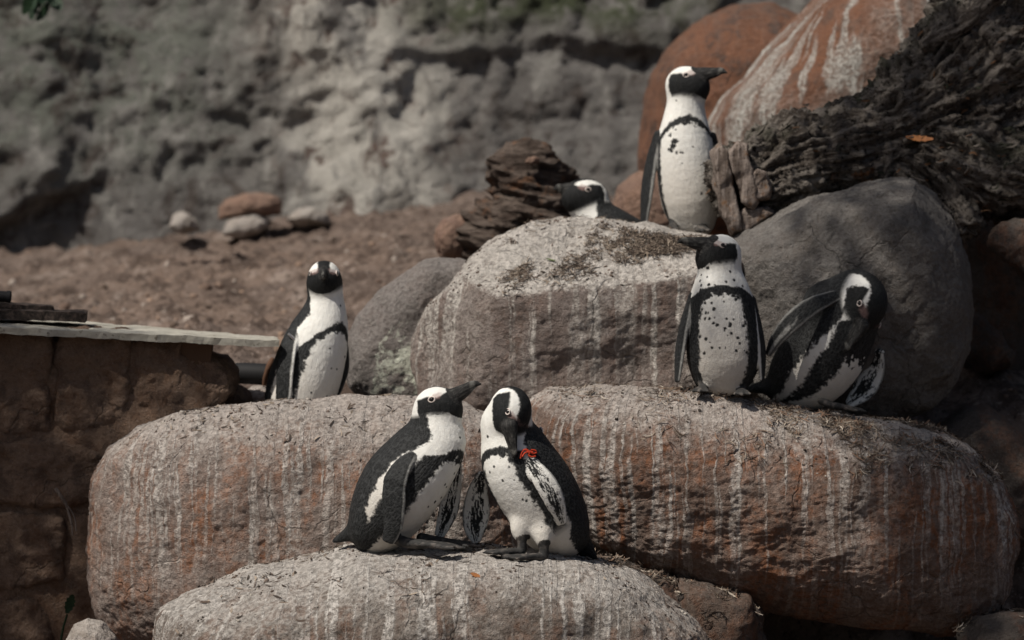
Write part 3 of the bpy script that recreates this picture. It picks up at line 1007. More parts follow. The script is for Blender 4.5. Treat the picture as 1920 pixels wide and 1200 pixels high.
    hp = dict(mask_back=-0.66, mask_top=0.56, mask_low=-0.74, crown=0.30, brow=0.75)
    hp.update(spec.get('hpat', {}))
    e2 = edge * 0.07
    # face mask: cheek, chin and throat
    dm = np.minimum.reduce([
        hf - (hp['mask_back'] + 0.28 * (hu - 0.0) ** 2) + e2,
        (hp['mask_top'] - 0.20 * np.exp(-((hf - 0.42) / 0.28) ** 2)) - hu + e2 * 0.5,
        hu - (hp['mask_low'] - 0.25 * np.clip(hf + 0.2, 0, 1.2)) + e2])
    mask = soft(dm, 0.08)
    # crown and nape stripe
    cw = np.interp(hf, [-1.2, -0.6, 0.2, 0.8, 1.1], [hp['crown'] + 0.14, hp['crown'] + 0.05, hp['crown'], hp['crown'] * 0.9, hp['crown'] * 1.5])
    crown = soft(cw - hs + e2, 0.07) * soft(np.maximum(hu - 0.15, -hf - 0.35), 0.1)
    fore = soft(hf - hp['brow'] - 0.12 + 0.45 * (hu - 0.5) + e2, 0.1) * soft(hu + 0.5, .2)
    hblack = np.maximum.reduce([mask, crown, fore])
    wneck = spec.get('neck_w', 0.02)
    wh = soft(bv - grp['head'] + 0.004, 0.006)
    inhead = (np.linalg.norm(hq, axis=1) < 1.32) & (who != 4) & (who != 3)
    wgt = np.where(inhead, soft(1.22 - np.linalg.norm(hq, axis=1), 0.14), 0.0)
    wgt = np.where(who == 1, np.maximum(wgt, wh), wgt)
    blk = black * (1 - wgt) + hblack * wgt
    blk = np.where(who == 5, 1.0, blk)
    white = WHITE * (1.0 + 0.05 * fbm(q * 24, 3))[:, None]
    # belly feathers greyer low down: soiling, plus shading painted into the white
    soil_shade = (sstep(bt_, 0.72, 0.12) * 0.62 + 0.10 * np.clip(fbm(q * 14 + 8, 3), 0, 1)) * (who == 0)
    white = white * (1 - soil_shade[:, None] * np.array([0.38, 0.43, 0.47]))
    blackc = BLACK * (1.0 + 0.35 * fbm(q * 30 + 2, 3))[:, None]
    col = white * (1 - blk[:, None]) + blackc * blk[:, None]
    fleck = np.where(blk > 0.5, 0.6, 0.0)
    fleck = np.where((who == 1), fleck * 0.35, fleck)
    pk = soft(0.20 - np.hypot(hf - spec.get('eyepos', (0.42, 0.36))[0] - 0.22, (hu - spec.get('eyepos', (0.42, 0.36))[1] - 0.10) * 1.3) + 0.05 * jag2, 0.12) * (who == 1)
    col = col * (1 - 0.55 * pk[:, None]) + 0.55 * pk[:, None] * np.array([0.34, 0.22, 0.20])
    # flippers
    for L in flips:
        lv, lt, lD, lL = L.ev(v, True)
        m = (who == 3) & (lv < 0.008)
        if not m.any():
            continue
        fn = 0.55 * fbm(np.stack([lt * 7, lD * 4.5, lL * 2 + seed], 1), 3) + 0.25 * jag2
        under = np.zeros(len(v), bool)
        if L.uface is not None:
            under = (nrm @ np.asarray(L.uface, float)) > 0.0
        edgew = np.abs(lD)
        b_out = np.ones(len(v))
        line = soft(lD * L.side - 0.80 + fn * 0.10, 0.12) * soft(lt - 0.12, 0.1)
        b_out = 1 - line * (0.9 if L.style != 'dark' else 0.35)
        streak = fbm(np.stack([lt * 9 + lD * 2.5, lD * 6.5 - lt * 1.5, 0 * lt + seed * 2], 1), 3, 0.6)
        core = np.abs(lD + 0.10) < (0.55 - 0.2 * lt)
        b_un = soft(streak * 1.15 + np.where(core, 0.30, -0.55) + 0.35 * np.cos(lt * 9), 0.25)
        b_un = np.maximum(b_un, soft(lD * L.side - 0.86, 0.1) * 0.6)
        if L.style == 'edge':
            b_out = 1 - np.maximum(soft(edgew - 0.74 + fn * 0.1, 0.2) * soft(0.95 - edgew, 0.06) * 0.3, soft(lt - 0.62 + 0.25 * streak, 0.25) * soft(0.25 - np.abs(lD + 0.25), 0.2) * 0.45)
        if L.style == 'under':
            bf = np.where(under, b_un, b_out)
        else:
            bf = b_out
        fc_ = WHITE * 0.92 * (1 - bf[:, None]) + np.array([0.010, 0.011, 0.0115]) * bf[:, None]
        col = np.where(m[:, None], fc_, col)
        fleck = np.where(m, bf * 0.55, fleck)
    mb = who == 2
    bx = ((v - bb) @ bd) / bl
    bz = ((v - bb) @ bu) / v0
    pale = soft(0.10 - np.abs(bx - 0.74 - 0.12 * bz), 0.07) * (0.35 + 0.5 * np.clip(fbm(q * 60, 2), 0, 1))
    bcol = np.array([0.016, 0.0155, 0.015]) * (1 + 0.4 * fbm(q * 50, 3))[:, None] + pale[:, None] * np.array([0.22, 0.22, 0.20])
    bcol = bcol + np.clip(fbm(np.stack([bx * 3, bz * 7, hs * 6], 1) + seed, 3), 0, 1)[:, None] * np.array([0.075, 0.073, 0.068])
    gape = soft(0.035 - np.abs(bz + 0.22 + 0.12 * bx), 0.03) * (bx < 0.85)
    bcol = bcol * (1 - 0.6 * gape[:, None])
    col = np.where(mb[:, None], bcol, col)
    fleck = np.where(mb, 0.15, fleck)
    mf = who == 4
    fcol = np.array([0.035, 0.034, 0.033]) + np.clip(fbm(q * 40 + 3, 3), 0, 1)[:, None] * np.array([0.14, 0.12, 0.105])
    col = np.where(mf[:, None], fcol, col)
    fleck = np.where(mf, 0.3, fleck)
    # short feather relief
    rel = 0.0004 * fbm(q * 75, 2) + 0.0006 * fbm(np.stack([bD * 9, bL * 9, bt_ * 12 + seed], 1), 3)
    rel = np.where((who == 0) | (who == 1) | (who == 5), rel, 0.0004 * fbm(q * 120, 2))
    tuft = np.maximum(0, np.abs(blk - 0.5) < 0.4) * 0.0008 * jag2
    v2 = v + nrm * (rel + tuft)[:, None]
    v2 = v2 - nrm * (gape * mb * 0.0012)[:, None]
    fo = spec['foot']
    base = pt(*fo)
    ob = mesh_np('penguin', v2, f, M_PEN, attrs={'ft': bt_, 'fd': bD, 'fl': bL, 'fleck': fleck}, cols=np.clip(col, 0.004, 0.9), origin=base)
    tag(ob, spec['label'], 'penguin', 'african penguins on the rocks')
    # eyes: dark ball in a bare pale ring
    tree = BVHTree.FromPolygons([tuple(x) for x in v2], [tuple(int(i) for i in q_) for q_ in f])
    for sd in spec.get('eyes', (1, -1)):
        ef, eu = spec.get('eyepos', (0.42, 0.36))
        tgt = hc + F * hr[0] * ef + U * hr[2] * eu
        start = tgt + S * sd * 0.3
        loc, nor, i_, d_ = tree.ray_cast(Vector(start), Vector(-S * sd), 1.0)
        if loc is None:
            continue
        N_ = unit(np.array(nor) * 0.5 + S * sd)
        er = spec.get('eyer', 5.2) * s
        X1 = unit(F - (F @ N_) * N_)
        X2 = np.cross(N_, X1)
        c_ = np.array(loc) - N_ * er * 0.35
        v1, f1 = uvball(c_, er, np.eye(3), 8)
        a_ = np.linspace(0, 2 * math.pi, 20, endpoint=False)
        rp = np.array(loc) - N_ * er * 0.02 + (np.cos(a_)[:, None] * X1 * 1.28 + np.sin(a_)[:, None] * X2 * 0.98) * er
        v3, f3 = tube(rp, er * 0.30, 6, True)
        ev = np.concatenate([v1, v3])
        ef_ = np.concatenate([f1, f3 + len(v1)])
        mesh_np('eye', ev, ef_, [M_EYE, M_RING], parent=ob, midx=[0] * len(f1) + [1] * len(f3), origin=c_)
    return ob, tree


def ground_at(px, py, names):
    for k in range(40):
        h_ = hit(px, py + 2 * k, names)
        if h_ is not None:
            return h_[0][1]
    return 10.5


PEN = []
Y1 = ground_at(760, 1034, ['front'])
print('Y1', Y1, 'Y2', ground_at(1010, 1046, ['front']))
p1 = dict(Y=Y1 + 0.02, seed=1.3, foot=(740, 1025),
          label='penguin seen from its side on the front boulder, bill lifted to the right',
          spine=[(700, 1000, 0, 54, 40), (722, 962, 0, 66, 68), (752, 912, 0, 72, 80), (790, 864, 0, 64, 74), (818, 824, 0, 52, 61), (820, 788, 0, 40, 42), (820, 765, 0, 34, 36)],
          B=(0.80, -0.55, -0.30),
          head=(817, 762, -0.01), hr=(42, 31, 35), fwd=(0.90, -0.28, 0.30), up=(-0.28, 0.10, 0.93), blobs=[(842, 768, -0.015, 24, 24, 24)],
          bill=[(854, 742, -0.03), (898, 714, -0.045)], billv=17, eyepos=(0.16, 0.36), eyer=5.0,
          hpat=dict(crown=0.20, brow=0.72),
          pat=dict(back=91, back_top=68, back_bot=60, b_out=74, b_out_top=54, b_in=34, b_in_top=30, top=0.79, drop=0.22, thick=0.055, low=-0.1),
          flippers=[
              dict(pts=[(780, 846, -0.075, 11), (761, 868, -0.115, 16), (742, 902, -0.135, 23), (740, 948, -0.14, 21), (737, 988, -0.135, 19), (728, 1014, -0.125, 13)], wdir=(0.93, -0.30, 0.12), th=6.5, style='dark', side=1),
              dict(pts=[(858, 872, 0.085, 9), (850, 915, 0.10, 17), (840, 960, 0.10, 21), (824, 1004, 0.09, 11)], wdir=(0.85, 0.4, 0.2), th=5, style='under', side=1, uface=(-0.3, -0.9, 0))],
          feet=[((742, 1010, -0.10), (765, 1018, -0.11), (868, 1027, -0.14), 20), ((790, 1008, 0.03), (815, 1014, 0.03), (892, 1023, 0.0), 19)],
          tail=dict(pts=[(680, 985, 0, 26, 22), (650, 1003, 0.02, 18, 12), (626, 1014, 0.04, 9, 5)], wdir=(0.1, 1, 0.3)))
p2 = dict(Y=ground_at(1010, 1046, ['front']) + 0.06, seed=2.6, foot=(1010, 1048),
          label='penguin with a red wing band bowing its head to preen on the front boulder',
          spine=[(1058, 1002, 0.06, 52, 44), (1034, 968, 0.04, 66, 74), (1004, 918, 0.02, 72, 80), (972, 868, 0, 68, 74), (957, 826, 0, 54, 56), (950, 795, 0, 44, 46)],
          B=(-0.62, -0.78, -0.1),
          head=(958, 768, -0.05), hr=(46, 38, 40), fwd=(0.12, -0.52, -0.84), up=(0.80, -0.52, 0.25), blobs=[(938, 796, -0.02, 34, 34, 34), (974, 992, -0.06, 17, 17, 22, 'body'), (1018, 1004, -0.08, 17, 17, 22, 'body')],
          bill=[(958, 818, -0.125), (966, 858, -0.135)], billv=14, eyepos=(0.46, 0.30), eyer=4.5, eyes=(-1, 1),
          hpat=dict(mask_back=-0.45, mask_low=-0.42, crown=0.52, brow=1.2),
          pat=dict(back=64, back_top=62, back_bot=40, b_out=58, b_out_top=54, b_in=34, b_in_top=30, top=0.86, drop=0.20, thick=0.065),
          flippers=[
              dict(pts=[(988, 862, -0.10, 10), (1012, 890, -0.13, 19), (1034, 925, -0.13, 21), (1047, 958, -0.11, 16), (1055, 980, -0.09, 8)], wdir=(0.86, 0.1, 0.5), th=5.5, style='under', side=1, uface=(-0.25, -0.9, 0)),
              dict(pts=[(905, 890, 0.06, 10), (896, 920, 0.085, 20), (893, 958, 0.10, 27), (890, 995, 0.10, 21), (893, 1016, 0.10, 9)], wdir=(-0.93, 0.15, 0.05), th=5, style='under', side=1, uface=(0.1, -1, 0))],
          feet=[((978, 1008, -0.07), (978, 1034, -0.07), (908, 1036, -0.11), 17), ((1020, 1015, -0.09), (1018, 1044, -0.09), (946, 1046, -0.17), 18)],
          tail=dict(pts=[(1075, 1000, 0.10, 26, 22), (1098, 1030, 0.12, 20, 12), (1116, 1050, 0.13, 9, 5)], wdir=(0.9, -0.4, 0.2)))
p3 = dict(Y=11.0, seed=3.9, foot=(560, 785),
          label='lone penguin at the left facing the camera, standing behind the big pink grey boulder',
          spine=[(556, 800, 0, 56, 58), (562, 745, 0, 64, 68), (578, 690, 0, 64, 68), (594, 640, 0, 58, 60), (607, 600, 0, 44, 47), (611, 570, 0, 35, 37), (609, 545, 0, 31, 33)],
          B=(0.72, -0.68, -0.15),
          head=(608, 521, -0.01), hr=(38, 31, 33), fwd=(0.0, -1, -0.06), up=(0, 0.05, 1), blobs=[(608, 533, -0.015, 25, 24, 22)],
          bill=[(607, 514, -0.075), (606, 517, -0.135)], billv=12, eyepos=(0.50, 0.30), eyer=4.4,
          hpat=dict(mask_top=0.42, crown=0.40, brow=0.95),
          pat=dict(back=100, back_top=84, b_out=76, b_out_top=66, b_in=52, b_in_top=46, top=0.80, drop=0.30, thick=0.065, low=0.0), spots=10,
          flippers=[
              dict(pts=[(552, 618, -0.05, 12), (540, 655, -0.10, 20), (534, 700, -0.12, 20), (532, 745, -0.12, 17), (530, 775, -0.11, 9)], wdir=(0.8, -0.55, 0.1), th=5.5, style='dark2', side=1),
              dict(pts=[(646, 650, 0.05, 8), (643, 690, 0.07, 14), (630, 725, 0.07, 15), (614, 765, 0.05, 9)], wdir=(0.8, 0.4, 0.3), th=5, style='dark', side=1)], tail=dict(pts=[(530, 800, 0.05, 22, 20), (505, 822, 0.10, 10, 6)], wdir=(0.5, 1, 0)))
p4 = dict(Y=11.66, seed=4.7, foot=(1290, 430), h=0.003,
          label='tall upright penguin at the top by the log end, head turned to the right',
          spine=[(1300, 408, 0, 44, 42), (1295, 368, 0, 57, 56), (1288, 312, 0, 56, 56), (1284, 262, 0, 50, 50), (1284, 222, 0, 40, 41), (1286, 190, 0, 34, 36), (1288, 165, 0, 30, 32)],
          B=(0.08, -1, 0),
          head=(1286, 158, -0.01), hr=(39, 31, 34), fwd=(0.91, -0.40, 0.08), up=(-0.06, 0.06, 1), blobs=[(1307, 166, -0.02, 22, 22, 22)],
          bill=[(1321, 139, -0.045), (1362, 131, -0.07)], billv=14, eyepos=(0.30, 0.42), eyer=4.4,
          hpat=dict(crown=0.20, brow=0.72),
          pat=dict(back=116, back_top=110, b_out=88, b_in=70, top=0.78, drop=0.16, thick=0.055, low=-0.2), spots=8,
          marks=[(1265, 265, 6), (1262, 273, 5), (1258, 281, 4), (1268, 287, 2.4), (1277, 286, 2.4), (1255, 253, 2.5)],
          flippers=[
              dict(pts=[(1234, 252, 0.0, 12), (1222, 300, 0.01, 20), (1213, 360, 0.02, 22), (1207, 425, 0.03, 11)], wdir=(0.45, -0.88, 0.1), th=5.5, style='dark', side=1),
              dict(pts=[(1336, 255, 0.0, 12), (1346, 300, 0.01, 18), (1348, 350, 0.01, 20), (1346, 400, 0.01, 10)], wdir=(-0.4, -0.9, 0.1), th=5.5, style='dark', side=1)],
          feet=[((1262, 412, -0.03), (1262, 424, -0.05), (1258, 431, -0.13), 15), ((1315, 414, -0.03), (1315, 426, -0.05), (1318, 433, -0.13), 15)])
p5 = dict(Y=11.85, seed=5.5, foot=(1130, 470), h=0.0032,
          label='penguin resting behind the middle boulder with only its head and shoulder showing',
          spine=[(1250, 500, 0.05, 50, 50), (1200, 480, 0.02, 62, 58), (1150, 446, 0, 56, 54), (1120, 418, 0, 44, 44), (1108, 396, 0, 37, 38), (1103, 376, 0, 32, 34)],
          B=(-0.75, -0.45, -0.5),
          head=(1098, 368, -0.01), hr=(42, 31, 33), fwd=(-0.94, -0.32, 0.08), up=(0.06, 0.03, 1), blobs=[(1080, 374, -0.015, 23, 23, 22)],
          bill=[(1068, 356, -0.03), (1040, 350, -0.04)], billv=14, eyepos=(0.16, 0.34), eyer=4.0,
          hpat=dict(crown=0.42, brow=0.55, mask_top=0.66),
          pat=dict(back=70, back_top=70, back_bot=60, top=0.6), spots=0,
          flippers=[dict(pts=[(1190, 440, -0.10, 12), (1215, 465, -0.12, 20), (1240, 490, -0.12, 12)], wdir=(0.3, -0.3, 0.9), th=5.5, style='dark')])
Y6 = ground_at(1350, 743, ['right'])
Y7 = ground_at(1560, 768, ['right'])
print('Y6', Y6, 'Y7', Y7)
p6 = dict(Y=Y6 + 0.05, seed=6.1, foot=(1350, 738),
          label='upright penguin on the ledge, spotted belly to the camera, bill turned left',
          spine=[(1354, 700, 0, 58, 46), (1357, 664, 0, 70, 62), (1355, 610, 0, 66, 62), (1352, 562, 0, 58, 57), (1350, 524, 0, 44, 44), (1350, 496, 0, 37, 38), (1350, 478, 0, 33, 35)],
          B=(-0.06, -1, 0),
          head=(1350, 475, -0.01), hr=(39, 32, 34), fwd=(-0.90, -0.42, 0.10), up=(0.08, 0.05, 1), blobs=[(1328, 486, -0.02, 22, 22, 23)],
          bill=[(1318, 458, -0.045), (1271, 449, -0.07)], billv=15, eyepos=(0.30, 0.40), eyer=4.6,
          hpat=dict(mask_back=-0.5, crown=0.22, brow=0.66),
          pat=dict(back=104, back_top=104, back_bot=100, b_out=100, b_in=40, b_in_top=32, top=0.745, drop=0.11, thick=0.085, low=-0.2), spots=75, spotr=1.35,
          flippers=[
              dict(pts=[(1298, 556, 0.0, 12), (1284, 606, -0.01, 19), (1275, 660, -0.02, 20), (1270, 714, -0.03, 10)], wdir=(0.36, -0.92, 0.1), th=5.5, style='dark', side=1),
              dict(pts=[(1410, 562, 0.0, 12), (1421, 612, -0.01, 19), (1428, 660, -0.02, 20), (1429, 712, -0.03, 10)], wdir=(-0.4, -0.9, 0.1), th=5.5, style='dark2', side=1)],
          feet=[((1318, 712, -0.03), (1318, 728, -0.05), (1312, 734, -0.14), 15), ((1388, 714, -0.03), (1390, 732, -0.05), (1392, 740, -0.14), 15)])
p7 = dict(Y=Y7 + 0.05, seed=7.4, foot=(1550, 765),
          label='hunched penguin preening its belly with one flipper raised, in front of the grey boulder',
          spine=[(1478, 728, 0.06, 44, 40), (1510, 702, 0.04, 66, 72), (1542, 662, 0.02, 74, 82), (1572, 612, 0, 68, 76), (1592, 572, 0, 58, 62), (1606, 552, -0.01, 46, 48)],
          B=(0.72, -0.66, -0.25),
          head=(1620, 567, -0.06), hr=(52, 42, 44), fwd=(-0.12, -0.50, -0.85), up=(0.84, -0.48, 0.18), blobs=[(1592, 552, -0.01, 38, 38, 32, 'body'), (1552, 572, 0.0, 48, 48, 46, 'body'), (1600, 545, 0.05, 46, 46, 36, 'body')],
          bill=[(1606, 626, -0.14), (1584, 660, -0.15)], billv=13, eyepos=(0.46, 0.22), eyer=4.5,
          hpat=dict(mask_back=-0.20, mask_low=-0.28, mask_top=0.58, crown=0.74, brow=1.3),
          pat=dict(back=76, back_top=58, back_bot=56, b_out=60, b_out_bot=40, b_in=27, b_in_top=24, top=0.84, drop=0.20, thick=0.3, low=-0.2), spots=4,
          flippers=[
              dict(pts=[(1562, 556, -0.10, 12), (1522, 574, -0.15, 18), (1484, 604, -0.17, 19), (1454, 640, -0.16, 13), (1441, 664, -0.15, 7)], wdir=(-0.5, 0.25, 0.8), th=5, style='edge', side=1, uface=(0.1, -1, -0.2)),
              dict(pts=[(1650, 660, 0.03, 10), (1640, 695, 0.05, 20), (1620, 730, 0.05, 23), (1592, 758, 0.04, 10)], wdir=(0.75, -0.3, -0.5), th=5, style='under', side=1, uface=(-0.3, -0.9, 0))],
          feet=[((1540, 752, -0.13), (1560, 760, -0.15), (1622, 771, -0.20), 14)],
          tail=dict(pts=[(1470, 722, 0.06, 26, 24), (1430, 726, 0.05, 22, 12), (1394, 730, 0.05, 10, 6)], wdir=(0.1, 1, 0.2)))
for sp_ in (p1, p2, p3, p4, p5, p6, p7):
    PEN.append(penguin(sp_))

# ------------------------------------------------------------------ wing bands
def on_tree(tree, px, py):
    loc, nor, i_, d_ = tree.ray_cast(Vector((0, 0, 0)), Vector(ray(px, py)).normalized(), 60)
    return None if loc is None else np.array(loc)


bands = []
for strand in ([(976, 861), (977, 853), (982, 845), (988, 846), (993, 852)], [(985, 843), (993, 848), (1000, 852), (1006, 850), (1003, 846), (995, 845)], [(990, 854), (996, 858), (1004, 857)], [(979, 858), (984, 851), (991, 849), (999, 849)]):
    L_ = []
    for a_, b_ in strand:
        h_ = on_tree(PEN[1][1], a_, b_)
        if h_ is not None:
            L_.append(h_ + np.array([0, -0.008, 0.003]))
    if len(L_) >= 3:
        bands.append(tube(catmull(L_, 14), 0.0031, 6))
if bands:
    off, vv, ff = 0, [], []
    for v_, f_ in bands:
        vv.append(v_)
        ff.append(f_ + off)
        off += len(v_)
    o_ = mesh_np('wing_band', np.concatenate(vv), np.concatenate(ff), M_BAND, parent=PEN[1][0])
    o_['label'] = 'orange red wing band'
hb = on_tree(PEN[2][1], 548, 632)
if hb is not None:
    c0 = hb + np.array([0, -0.006, 0])
    v_, f_ = tube([c0 + np.array([-0.014, 0, 0.012]), c0 + np.array([0, -0.004, 0.0]), c0 + np.array([0.010, 0, -0.012])], 0.006, 6)
    mesh_np('wing_band', v_, f_, M_STEEL, parent=PEN[2][0])['label'] = 'steel wing band'

# ------------------------------------------------------------------ fallen trunk
t = NT('rotten_bark')
o = t.obj()
gr = t.vec(t.math('MULTIPLY', t.attr('ft'), 5.0), t.math('MULTIPLY', t.attr('fd'), 16.0), t.math('MULTIPLY', t.attr('fl'), 16.0))
g1 = t.noise(gr, 1.4, 6, 0.72, 0.3)
g2, g3, g4 = t.noise(o, 6.0, 7, 0.72), t.noise(o, 46.0, 5, 0.72), t.noise(o, 2.6, 5, 0.65)
c = t.mix(t.step(g1, 0.42, 0.58), (0.065, 0.053, 0.044), (0.20, 0.178, 0.156))
c = t.mix(t.math('MULTIPLY', t.step(g2, 0.52, 0.66), 0.7), c, (0.24, 0.215, 0.19))
c = t.mix(t.math('MULTIPLY', t.step(g4, 0.50, 0.64, 0.0, 0.8), t.step(t.attr('up'), 0.1, 0.8)), c, (0.036, 0.042, 0.026))
c = t.mix(t.math('MULTIPLY', t.step(t.noise(o, 5.1, 6, 0.7, 0.5), 0.60, 0.68), t.step(t.attr('up'), 0.5, -0.2)), c, (0.21, 0.095, 0.042))
c = t.mix(t.step(g3, 0.47, 0.36), c, (0.014, 0.011, 0.009))
c = t.mix(t.math('MULTIPLY', t.step(g3, 0.57, 0.68), 0.7), c, (0.27, 0.245, 0.215))
M_BARK = t.done(c, 0.92, t.bump(t.math('ADD', t.math('MULTIPLY', g1, 1.2), t.math('ADD', g3, t.math('MULTIPLY', g2, 1.2))), 1.0, 0.02), 0.15)


def wood_mesh(name, lofts, h, parent, amp=1.0, mat=None):
    v, f = surface_nets(lofts, h)
    best = np.full(len(v), 9.0)
    T_, D_, L2, UU = (np.zeros(len(v)) for _ in range(4))
    for k_, L in enumerate(lofts):
        e, a_, b_, c_ = L.ev(v, True)
        m = e < best
        best = np.where(m, e, best)
        T_[m], D_[m], L2[m] = (a_ * L.glen + k_ * 7)[m], (b_ * L.b.mean() * 6)[m], (c_ * L.a.mean() * 6)[m]
    n_ = vnormals(v, f)
    up = n_[:, 2].copy()
    g = np.stack([T_ * 2.2, D_ * 3.0, L2 * 3.0], 1)
    d = 0.030 * (ridged(g * 1.2, 4, 0.55) - 0.7) + 0.030 * fbm(v * 4.1 + 3, 3, 0.5) + 0.022 * (ridged(v * 10, 3, 0.55) - 0.8) + 0.007 * fbm(v * 44, 2)
    v2 = v + n_ * (d * amp)[:, None]
    ob = mesh_np(name, v2, f, mat or M_BARK, attrs={'ft': T_, 'fd': D_ / 3, 'fl': L2 / 3, 'up': up}, parent=parent)
    return ob, v2, f, n_


def wloft(pts, m=14, k=0.06):
    p_ = [P(a, b_, y) for a, b_, y, r1, r2 in pts]
    s_ = 11.4 / FPX
    L = Loft(p_, [q[4] * s_ for q in pts], [q[3] * s_ for q in pts], (0, 0, 1), m, k, 'w')
    L.glen = float(np.linalg.norm(np.diff(np.array(p_), axis=0), axis=1).sum())
    return L


log = empty('fallen_log', P(1500, 400, 11.5))
tag(log, 'thick dark rotting trunk with mossy bark lying across the grey boulder', 'log')
lofts = [wloft([(1402, 342, 11.50, 74, 66), (1445, 324, 11.50, 84, 76), (1500, 303, 11.50, 84, 82), (1580, 290, 11.52, 86, 86), (1660, 272, 11.55, 92, 95), (1740, 240, 11.60, 124, 110), (1830, 190, 11.7, 170, 140), (1960, 110, 11.8, 240, 180)], 16),
         wloft([(1826, 150, 11.72, 70, 82), (1828, 40, 11.75, 70, 80), (1835, -120, 11.8, 70, 90)], 8, 0.03),
         wloft([(1690, 320, 11.5, 60, 70), (1750, 360, 11.42, 56, 60), (1800, 410, 11.36, 34, 44)], 8, 0.05),
         wloft([(1760, 300, 11.5, 90, 80), (1860, 330, 11.45, 70, 80), (1960, 350, 11.4, 70, 80)], 8, 0.08)]
lg, lv_, lf_, ln_ = wood_mesh('trunk', lofts, 0.0085, log)
bvh_of('log', lv_, lf_)
GEO['log'] = (lv_, lf_, ln_[:, 2])
br, bv_, bf_, _n = wood_mesh('branch', [wloft([(1740, 84, 11.5, 13, 13), (1790, 58, 11.48, 15, 15), (1840, 22, 11.46, 17, 17), (1885, -18, 11.44, 18, 18)], 8, 0.02)], 0.006, log, 0.35)
br['label'] = 'dark broken branch'
bvh_of('branch', bv_, bf_)
t = NT('split_wood')
o = t.obj()
w1 = t.noise(t.scale(o, (60.0, 60.0, 7.0)), 1.0, 5, 0.65)
w2, w3 = t.noise(o, 16.0, 6, 0.7), t.noise(o, 110.0, 3, 0.7)
c = t.mix(t.step(w1, 0.40, 0.62), (0.115, 0.09, 0.075), (0.24, 0.20, 0.175))
c = t.mix(t.math('MULTIPLY', t.step(w2, 0.55, 0.66), 0.8), c, (0.17, 0.095, 0.05))
c = t.mix(t.step(w3, 0.42, 0.30), c, (0.04, 0.03, 0.024))
M_SPLIT = t.done(c, 0.9, t.bump(t.math('ADD', w1, t.math('MULTIPLY', w3, 0.6)), 0.9, 0.008), 0.15)
for i_, (ol, yv, dp) in enumerate([
    ([(1334, 285), (1350, 268), (1362, 285), (1372, 345), (1384, 400), (1392, 436), (1372, 440), (1354, 405), (1340, 345)], 11.345, 0.09),
    ([(1366, 286), (1384, 268), (1400, 272), (1408, 320), (1420, 378), (1412, 392), (1392, 380), (1376, 330)], 11.31, 0.06),
    ([(1390, 330), (1420, 318), (1436, 324), (1442, 350), (1440, 372), (1408, 378), (1396, 356)], 11.32, 0.07),
    ([(1376, 400), (1400, 392), (1440, 388), (1452, 400), (1420, 418), (1396, 436), (1382, 430)], 11.34, 0.07)]):
    b = boulder('slab%d' % i_, 'split_end', ol, yv, dp, dp, 9.0, 30, 0.007, 9, mat=M_SPLIT, fine=0.003, rough_ridge=0.008, seed=i_ * 3.3, parent=log, pin=0.25)
plank = boulder('plank', 'rock', [(1856, 455), (1872, 425), (1905, 405), (1960, 410), (1990, 470), (1980, 560), (1925, 522), (1885, 490)], 11.3, 0.09, 0.12, 4.0, 40, 0.016, 6, mat=M_DARK, fine=0.004, rough_ridge=0.014, seed=4.0)
tag(plank, 'dark angled stone slab hanging under the trunk at the right edge', 'rock', 'loose stones round the pile')

# rotten stump behind the middle boulder
t = NT('rotten_stump')
o = t.obj()
w1 = t.noise(t.scale(o, (5.0, 5.0, 26.0)), 1.0, 6, 0.7, 0.4)
w2, w3 = t.noise(o, 9.0, 7, 0.72), t.noise(o, 50.0, 4, 0.7)
c = t.mix(t.step(w1, 0.38, 0.62), (0.05, 0.036, 0.029), (0.145, 0.115, 0.096))
c = t.mix(t.math('MULTIPLY', t.step(w2, 0.55, 0.66), 0.7), c, (0.20, 0.105, 0.06))
c = t.mix(t.step(w3, 0.42, 0.30), c, (0.022, 0.015, 0.012))
M_STUMP = t.done(c, 0.92, t.bump(t.math('ADD', t.math('MULTIPLY', w1, 2.0), w2), 1.0, 0.03), 0.12)
stump = boulder('stump', 'tree_stump', [(858, 480), (868, 430), (890, 395), (925, 372), (930, 325), (944, 292), (985, 279), (1018, 284), (1034, 308), (1066, 330), (1082, 362), (1112, 400), (1115, 480), (990, 520), (880, 505)],
                12.75, 0.28, 0.3, 2.6, 90, 0.03, 4, mat=M_STUMP, fine=0.006, rough_ridge=0.03, layers=(0.028, 16.0, 0.25), seed=6.0, pin=0.4)
tag(stump, 'rotten layered brown tree stump behind the lying penguin', 'tree stump')
chip = boulder('chip', 'wood_chip', [(985, 305), (990, 296), (1003, 293), (1012, 297), (1010, 305), (998, 308)], 12.46, 0.02, 0.02, 3, 10, 0.002, 9, mat=M_PINK, keep_bvh=False)
tag(chip, 'small orange wood chip lying on top of the rotten stump', 'wood chip')

